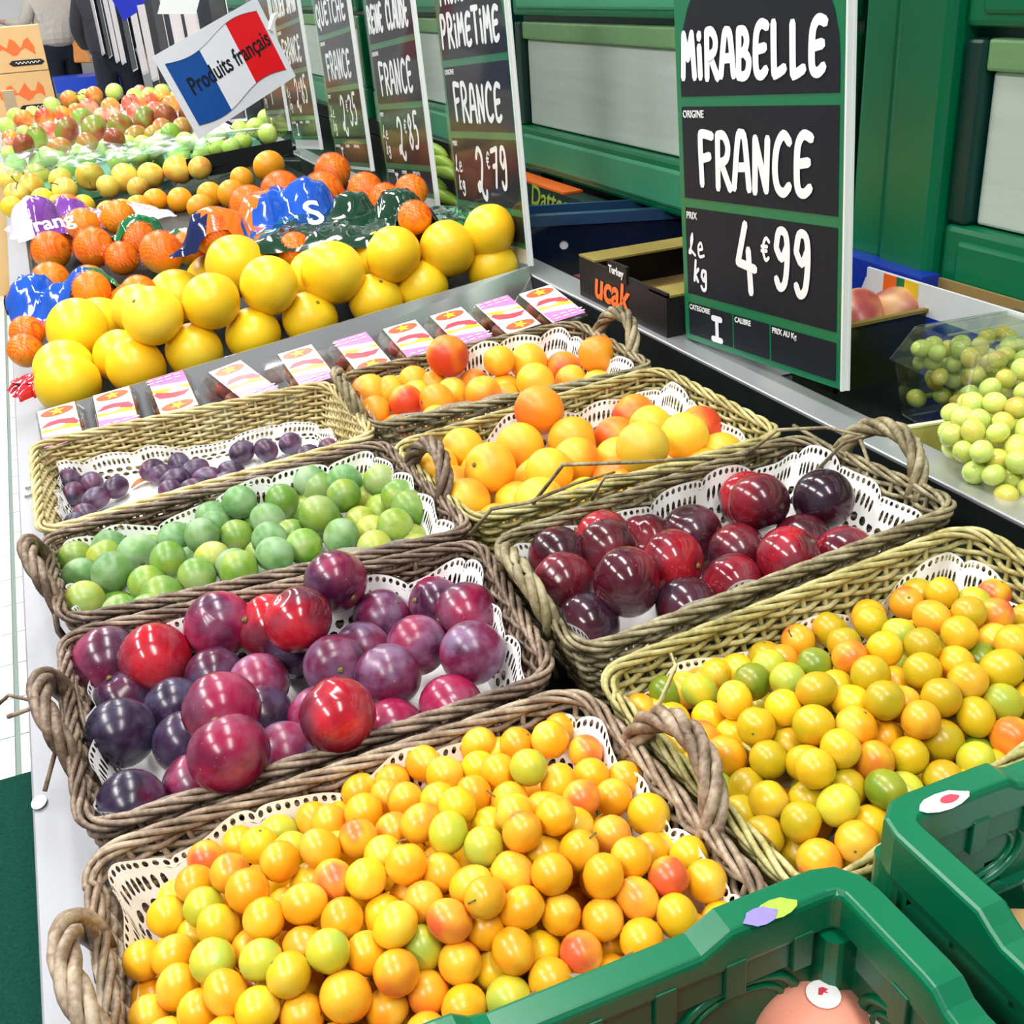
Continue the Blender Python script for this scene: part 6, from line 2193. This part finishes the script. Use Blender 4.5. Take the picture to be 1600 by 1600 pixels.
for u, v in [(-.10, .02), (-.05, .09), (.02, .10), (.06, .05), (.10, .0), (.05, -.03), (.0, .0), (-.06, -.05), (-.04, .01)]:
    q = tow + e1 * u + e2 * -v
    q /= np.linalg.norm(q)
    vs2.append(tuple(inv @ Vector(tuple(pp_ + q * rp * 1.016))))
obj('sticker_print', mesh('sticker_print', vs2, [tuple(range(len(vs2)))], RASP), o)
# stickers left on the crate rims
STK = plain('violet_sticker', (0.22, 0.18, 0.62), .4, var=.3, scale=200)
STG = plain('lime_sticker', (0.32, 0.46, 0.05), .4, var=.4, scale=300)


def sticker(crate_e, cc, px, z, pieces, drop):
    p = onz(px, z + .0096)
    rel = np.array([p[0] - cc[0], p[1] - cc[1], p[2] - cc[2]])
    for nm, pts, mt in pieces:
        vs = [(rel[0] + a, rel[1] + b, rel[2] + c) for a, b, c in pts]
        obj(nm, mesh(nm, vs, [tuple(range(len(vs)))], mt), crate_e)


def blob(cx, cy, rx, ry, z0=0.0, n=12, sd=1.0):
    return [(cx + rx * math.cos(2 * math.pi * k / n) * (1 + .15 * math.sin(3 * k + sd)), cy + ry * math.sin(2 * math.pi * k / n), z0) for k in range(n)]


sticker(c1, cc1, (1206, 1428), zt, [('rim_sticker', blob(.004, .002, .011, .006), STG), ('rim_sticker', blob(-.006, .001, .009, .0055, .0003, sd=2), STK)], 0)
sticker(c2, cc2, (1474, 1252), k2[2], [('rim_sticker', blob(0, .0, .016, .0065), LABW), ('rim_sticker_print', blob(.004, .0, .006, .003, .0004), RASP)], 0)
# torn paper rest on the inner side of the near crate
tp = MB()
rr_ = random.Random(4)
xw = W1 = (k1[0] - .0165) - cc1[0]
for (yy, zz, a, b) in ((.155, .085, .016, .010), (.145, .070, .012, .014), (.12, .062, .016, .009), (.105, .050, .010, .012), (.13, .045, .007, .006), (.09, .035, .009, .010)):
    tp.add([(xw + .0074, yy + a * math.cos(2 * math.pi * k / 9) * rr_.uniform(.6, 1.2), zz + b * math.sin(2 * math.pi * k / 9) * rr_.uniform(.6, 1.2)) for k in range(9)], [tuple(range(9))])
tp.build('paper_scrap', LABW, c1)
# clear film in the second crate
FILM2 = clear('clear_bag_film', (0.93, 0.95, 0.95), 0.22, 0.10)
vs, fs = [], []
for i in range(31):
    for j in range(31):
        x, y = -.125 + .25 * i / 30, -.175 + .35 * j / 30
        vs.append((x, y, .055 + .022 * mnoise.noise((x * 14, y * 14, 7.0)) + .010 * mnoise.noise((x * 40, y * 40, 3.0))))
for i in range(30):
    for j in range(30):
        q = i * 31 + j
        fs.append((q, q + 31, q + 32, q + 1))
o = obj('bag_film', mesh('bag_film', vs, fs, FILM2, True), None, (cc2[0], cc2[1], z2))
tag(o, 'crumpled clear plastic film lying inside the second green crate', 'film')
o = MB().box((-.125, -.175, 0), (.125, .175, .02)).build('white_liner', FOAM, None, (cc2[0], cc2[1], z2 + .005))
tag(o, 'white liner sheet under the clear film in the second green crate', 'liner')
tanf = skin_mat('tan_fruit_skin', (0.42, 0.24, 0.10), (0.50, 0.30, 0.14), None, .3, .6)
p = onz((1600, 1490), z2 + .05)
put('kiwi', fruit_mesh('kiwi', tanf, .9, .9, 1.1, 0, .02, 0), p, .026, 'brown kiwi resting in the second green crate', 'kiwi', None)
# ------------------------------------------------------------------ shoppers and goods at the far end
def skin_figure(name, verts, edges, radii, mat, parent, root=0, sub=2):
    me = bpy.data.meshes.new(name)
    me.from_pydata(verts, edges, [])
    me.materials.append(mat)
    o = obj(name, me, parent)
    o.modifiers.new('skin', 'SKIN')
    sv = me.skin_vertices[0].data if me.skin_vertices else None
    if sv is None:
        bm = bmesh.new()
        bm.from_mesh(me)
        bm.verts.layers.skin.verify()
        bm.to_mesh(me)
        bm.free()
        sv = me.skin_vertices[0].data
    for i, rd in enumerate(radii):
        sv[i].radius = rd if isinstance(rd, tuple) else (rd, rd)
        sv[i].use_root = (i == root)
    md = o.modifiers.new('sub', 'SUBSURF')
    md.levels = sub
    md.render_levels = sub
    return o


SKIN = plain('skin', (0.55, 0.32, 0.22), .55)
HAIR = plain('dark_hair', (0.03, 0.02, 0.015), .6)
TROU = plain('dark_navy_trousers', (0.006, 0.008, 0.020), .85, var=.3)
SWEAT = plain('beige_knit_sweater', (0.56, 0.50, 0.44), .9, var=.12, scale=30)
JACK = plain('dark_jacket', (0.02, 0.02, 0.03), .8)
SHOE = plain('black_shoe', (0.01, 0.01, 0.012), .5)


def person(loc, rz, top, label, arm_l, arm_r, stride=0.0):
    """standing shopper 1.72 m tall, facing local +Y"""
    e = empty('person', loc, label, 'person', rz=rz)
    hip, kn = .92, .50
    V = [(0, 0, .98), (0, -.01, 1.18), (0, .0, 1.38), (0, .01, 1.48), (0, .02, 1.56), (0, .03, 1.66)]
    E = [(0, 1), (1, 2), (2, 3), (3, 4), (4, 5)]
    Rr = [(.09, .07), (.09, .07), (.11, .07), (.06, .06), (.075, .085), (.075, .09)]
    for sx, arm in ((-1, arm_l), (1, arm_r)):
        b = len(V)
        V += [(sx * .19, 0, 1.41), tuple(arm[0]), tuple(arm[1])]
        E += [(2, b), (b, b + 1), (b + 1, b + 2)]
        Rr += [.045, .036, .030]
        h = len(V)
        pts = [tuple(arm[1])]
        hd = (Vector(arm[1]) - Vector(arm[0])).normalized()
        side = hd.cross(Vector((0, 0, 1))).normalized() if abs(hd.z) < .95 else Vector((1, 0, 0))
        palm = Vector(arm[1]) + hd * .07
        V.append(tuple(palm)); E.append((b + 2, h)); Rr.append((.034, .018))
        for f in range(4):
            q = len(V)
            a0 = palm + side * (.026 - .0175 * f) + hd * .02
            V += [tuple(a0 + hd * .03), tuple(a0 + hd * (.055 if f in (1, 2) else .045) + Vector((0, 0, -.015)))]
            E += [(h, q), (q, q + 1)]
            Rr += [.0085, .0075]
        q = len(V)
        V += [tuple(palm + side * .045 - hd * .01), tuple(palm + side * .06 + hd * .025)]
        E += [(h, q), (q, q + 1)]
        Rr += [.010, .008]
    for sx in (-1, 1):
        b = len(V)
        V += [(sx * .09, 0, hip - .04), (sx * .10, stride * sx * .5 + .02, kn), (sx * .105, stride * sx, .09), (sx * .11, stride * sx + .15, .035)]
        E += [(0, b), (b, b + 1), (b + 1, b + 2), (b + 2, b + 3)]
        Rr += [.06, .045, .036, (.035, .03)]
    skin_figure('body', V, E, Rr, SKIN, e)
    # clothing follows the same joints, a little larger
    Vt = [(0, 0, .93), (0, 0, 1.06)]
    Et, Rt = [(0, 1)], [(.20, .145), (.19, .13)]
    for sx in (-1, 1):
        b = len(Vt)
        Vt += [(sx * .092, 0, hip - .06), (sx * .102, stride * sx * .5 + .02, kn), (sx * .106, stride * sx, .08)]
        Et += [(0, b), (b, b + 1), (b + 1, b + 2)]
        Rt += [.125, .098, .082]
    skin_figure('trousers', Vt, Et, Rt, TROU, e)
    Vs = [(0, -.01, .90), (0, -.01, 1.14), (0, 0, 1.38), (0, .01, 1.47)]
    Es, Rs = [(0, 1), (1, 2), (2, 3)], [(.25, .19), (.235, .18), (.24, .16), (.09, .09)]
    for sx, arm in ((-1, arm_l), (1, arm_r)):
        b = len(Vs)
        Vs += [(sx * .195, 0, 1.41), tuple(arm[0]), tuple(arm[1])]
        Es += [(2, b), (b, b + 1), (b + 1, b + 2)]
        Rs += [.085, .072, .055]
    skin_figure('top', Vs, Es, Rs, top, e)
    for sx in (-1, 1):
        s = MB()
        y0 = stride * sx
        s.tube(np.array([(sx * .107, y0 - .05, .045), (sx * .108, y0 + .06, .05), (sx * .11, y0 + .16, .035), (sx * .11, y0 + .21, .03)]), [.045, .05, .042, .02], 10)
        o = s.build('shoe', SHOE, e, smooth=True)
    hm = fruit_mesh('hair', HAIR, .088, .102, .095, 0, 0, 0, 20, 14)
    obj('hair', hm, e, (0, .005, 1.665))
    for sx in (-1, 1):
        obj('ear', fruit_mesh('ear', SKIN, .012, .02, .03, 0, 0, 0, 10, 8), e, (sx * .085, .02, 1.60))
        obj('eye', fruit_mesh('eye', LABW, .012, .008, .010, 0, 0, 0, 10, 8), e, (sx * .030, .112, 1.615))
    obj('nose', fruit_mesh('nose', SKIN, .012, .02, .022, 0, 0, 0, 10, 8), e, (0, .122, 1.585))
    obj('mouth', fruit_mesh('mouth', plain('lips', (.4, .12, .1), .5), .022, .006, .006, 0, 0, 0, 10, 8), e, (0, .112, 1.545))
    return e


q = onz((92, 72), .95)
person((q[0], q[1], 0), .25, SWEAT, 'person in a beige sweater and dark trousers reaching towards the cartons, seen from behind',
       ((-.30, .06, 1.18), (-.42, .28, 1.22)), ((.28, 0, 1.16), (.27, .12, .95)), .06)
q2 = onz((180, 90), .92)
person((q2[0], q2[1], 0), -.2, JACK, 'person in dark jacket and trousers standing behind the far hanging boards',
       ((-.27, .02, 1.16), (-.24, .16, 1.0)), ((.27, .02, 1.16), (.24, .16, 1.0)), .10)
ORBAG = plain('orange_shopping_bag', (0.85, 0.33, 0.07), .5, var=.15)
pb = ony((124, 66), q[1] - .05)
o = MB().hexa([(-.10, -.05, -.20), (.12, -.05, -.22), (.12, .05, -.22), (-.10, .05, -.20), (-.06, -.015, .22), (.05, -.015, .22), (.05, .015, .22), (-.06, .015, .22)]).build('shopping_bag', ORBAG, None, tuple(pb), None)
bevel(o, .02, 3)
tag(o, 'orange carrier bag hanging beside the person in the beige sweater', 'bag')

# fruit cartons stacked at the far left
CART = plain('tan_fruit_carton', (0.80, 0.52, 0.24), .7, var=.15, scale=6)
CARTP = plain('orange_carton_print', (0.90, 0.18, 0.04), .6)
cb = ony((26, 100), 7.4)
o = MB().box((-.24, -.17, 0), (.24, .17, .115)).build('pallet', plain('pale_wood', (.5, .38, .25), .7), None, (cb[0], cb[1], 0))
tag(o, 'low wooden pallet under the carton stack', 'pallet')
for i in range(5):
    z0 = .118 + .236 * i
    e = empty('fruit_carton', (cb[0], cb[1], z0), 'tan fruit carton with orange print, ' + ('lowest', 'second from the pallet', 'third from the pallet', 'fourth from the pallet', 'topmost')[i] + ' in its stack', 'carton', 'stacked fruit cartons')
    w2 = .16
    MB().box((-w2, -.15, 0), (w2, .15, .232)).build('box_body', CART, e)
    a = [(-w2 * .8 + w2 * 1.5 * k / 10, -.1505, .15 + .03 * math.sin(k * 1.9 + i)) for k in range(11)]
    b_ = [(-w2 * .8 + w2 * 1.5 * k / 10, -.1505, .10 + .02 * math.sin(k * 1.3 + i)) for k in range(11)]
    MB().add(a + b_, [(11 + k, 12 + k, 1 + k, k) for k in range(10)]).build('fruit_print', CARTP, e)
    MB().add([(-.02, -.152, .03), (.13, -.152, .03), (.15, -.152, .045), (.13, -.152, .06), (-.02, -.152, .06), (-.04, -.152, .045)], [tuple(range(6))]).build('hand_hole', INK, e)
    MB().tube(np.array([(-.005 + .13 * k / 24, -.1526, .045 + .006 * math.sin(k * 1.7)) for k in range(25)]), .0022, 4).build('lettering', LABW, e)
# wooden post and low cart beside the cartons
cp = ony((2, 140), 6.9)
o = MB().box((-.03, -.03, 0), (.03, .03, 1.0)).build('rack_post', plain('pale_wood', (.5, .38, .25), .7), None, (cp[0] + .03, cp[1] - .1, 0))
tag(o, 'pale wooden rack post in front of the stacked cartons', 'post')
o = MB().box((-.9, -.25, 0), (-.05, .25, .62)).build('produce_bin', CART, None, (cp[0] + .05, cp[1] - .13, 0))
tag(o, 'tan card produce bin beside the rack post', 'bin')
# counters beyond the shoppers
GREYM = plain('grey_counter', (.16, .19, .23), .4)
BLUM = plain('blue_counter_panel', (.01, .06, .55), .35)
REDM = plain('red_box', (.55, .01, .02), .5)
kx = ony((118, 100), 13.2)
e = empty('store_counter', (kx[0], 13.2, 0), 'grey counter with a blue top band beyond the shoppers', 'counter')
MB().box((-.25, -.3, .0), (.55, .3, .55)).build('counter_body', GREYM, e)
MB().box((-.25, -.31, .42), (.55, -.28, .46)).build('dark_band', INK, e)
MB().box((-.25, -.3, .55), (.55, .3, .68)).build('blue_band', BLUM, e)
o = MB().box((-.15, -.15, 0), (.15, .15, .32)).build('red_box', REDM, None, (kx[0] + 1.0, 12.6, .0))
tag(o, 'red box standing on the floor beyond the shoppers', 'box')
e = empty('cooler_cabinet', (kx[0] - 1.75, 13.8, 0), 'white cooler with grey goods behind the carton stack', 'cooler')
MB().box((-1.2, -.3, 0), (1.0, .3, 1.35)).build('cooler_body', WHITE_PAINT, e)
MB().box((-1.2, -.32, 1.20), (1.0, -.28, 1.28)).build('front_edge', WHITE_PAINT, e)
for k in range(9):
    MB().box((-1.1 + k * .22, -.2, 1.36), (-.95 + k * .22, .1, 1.55 + .05 * (k % 3))).build('goods', GREYM if k % 2 else BLUM, e)
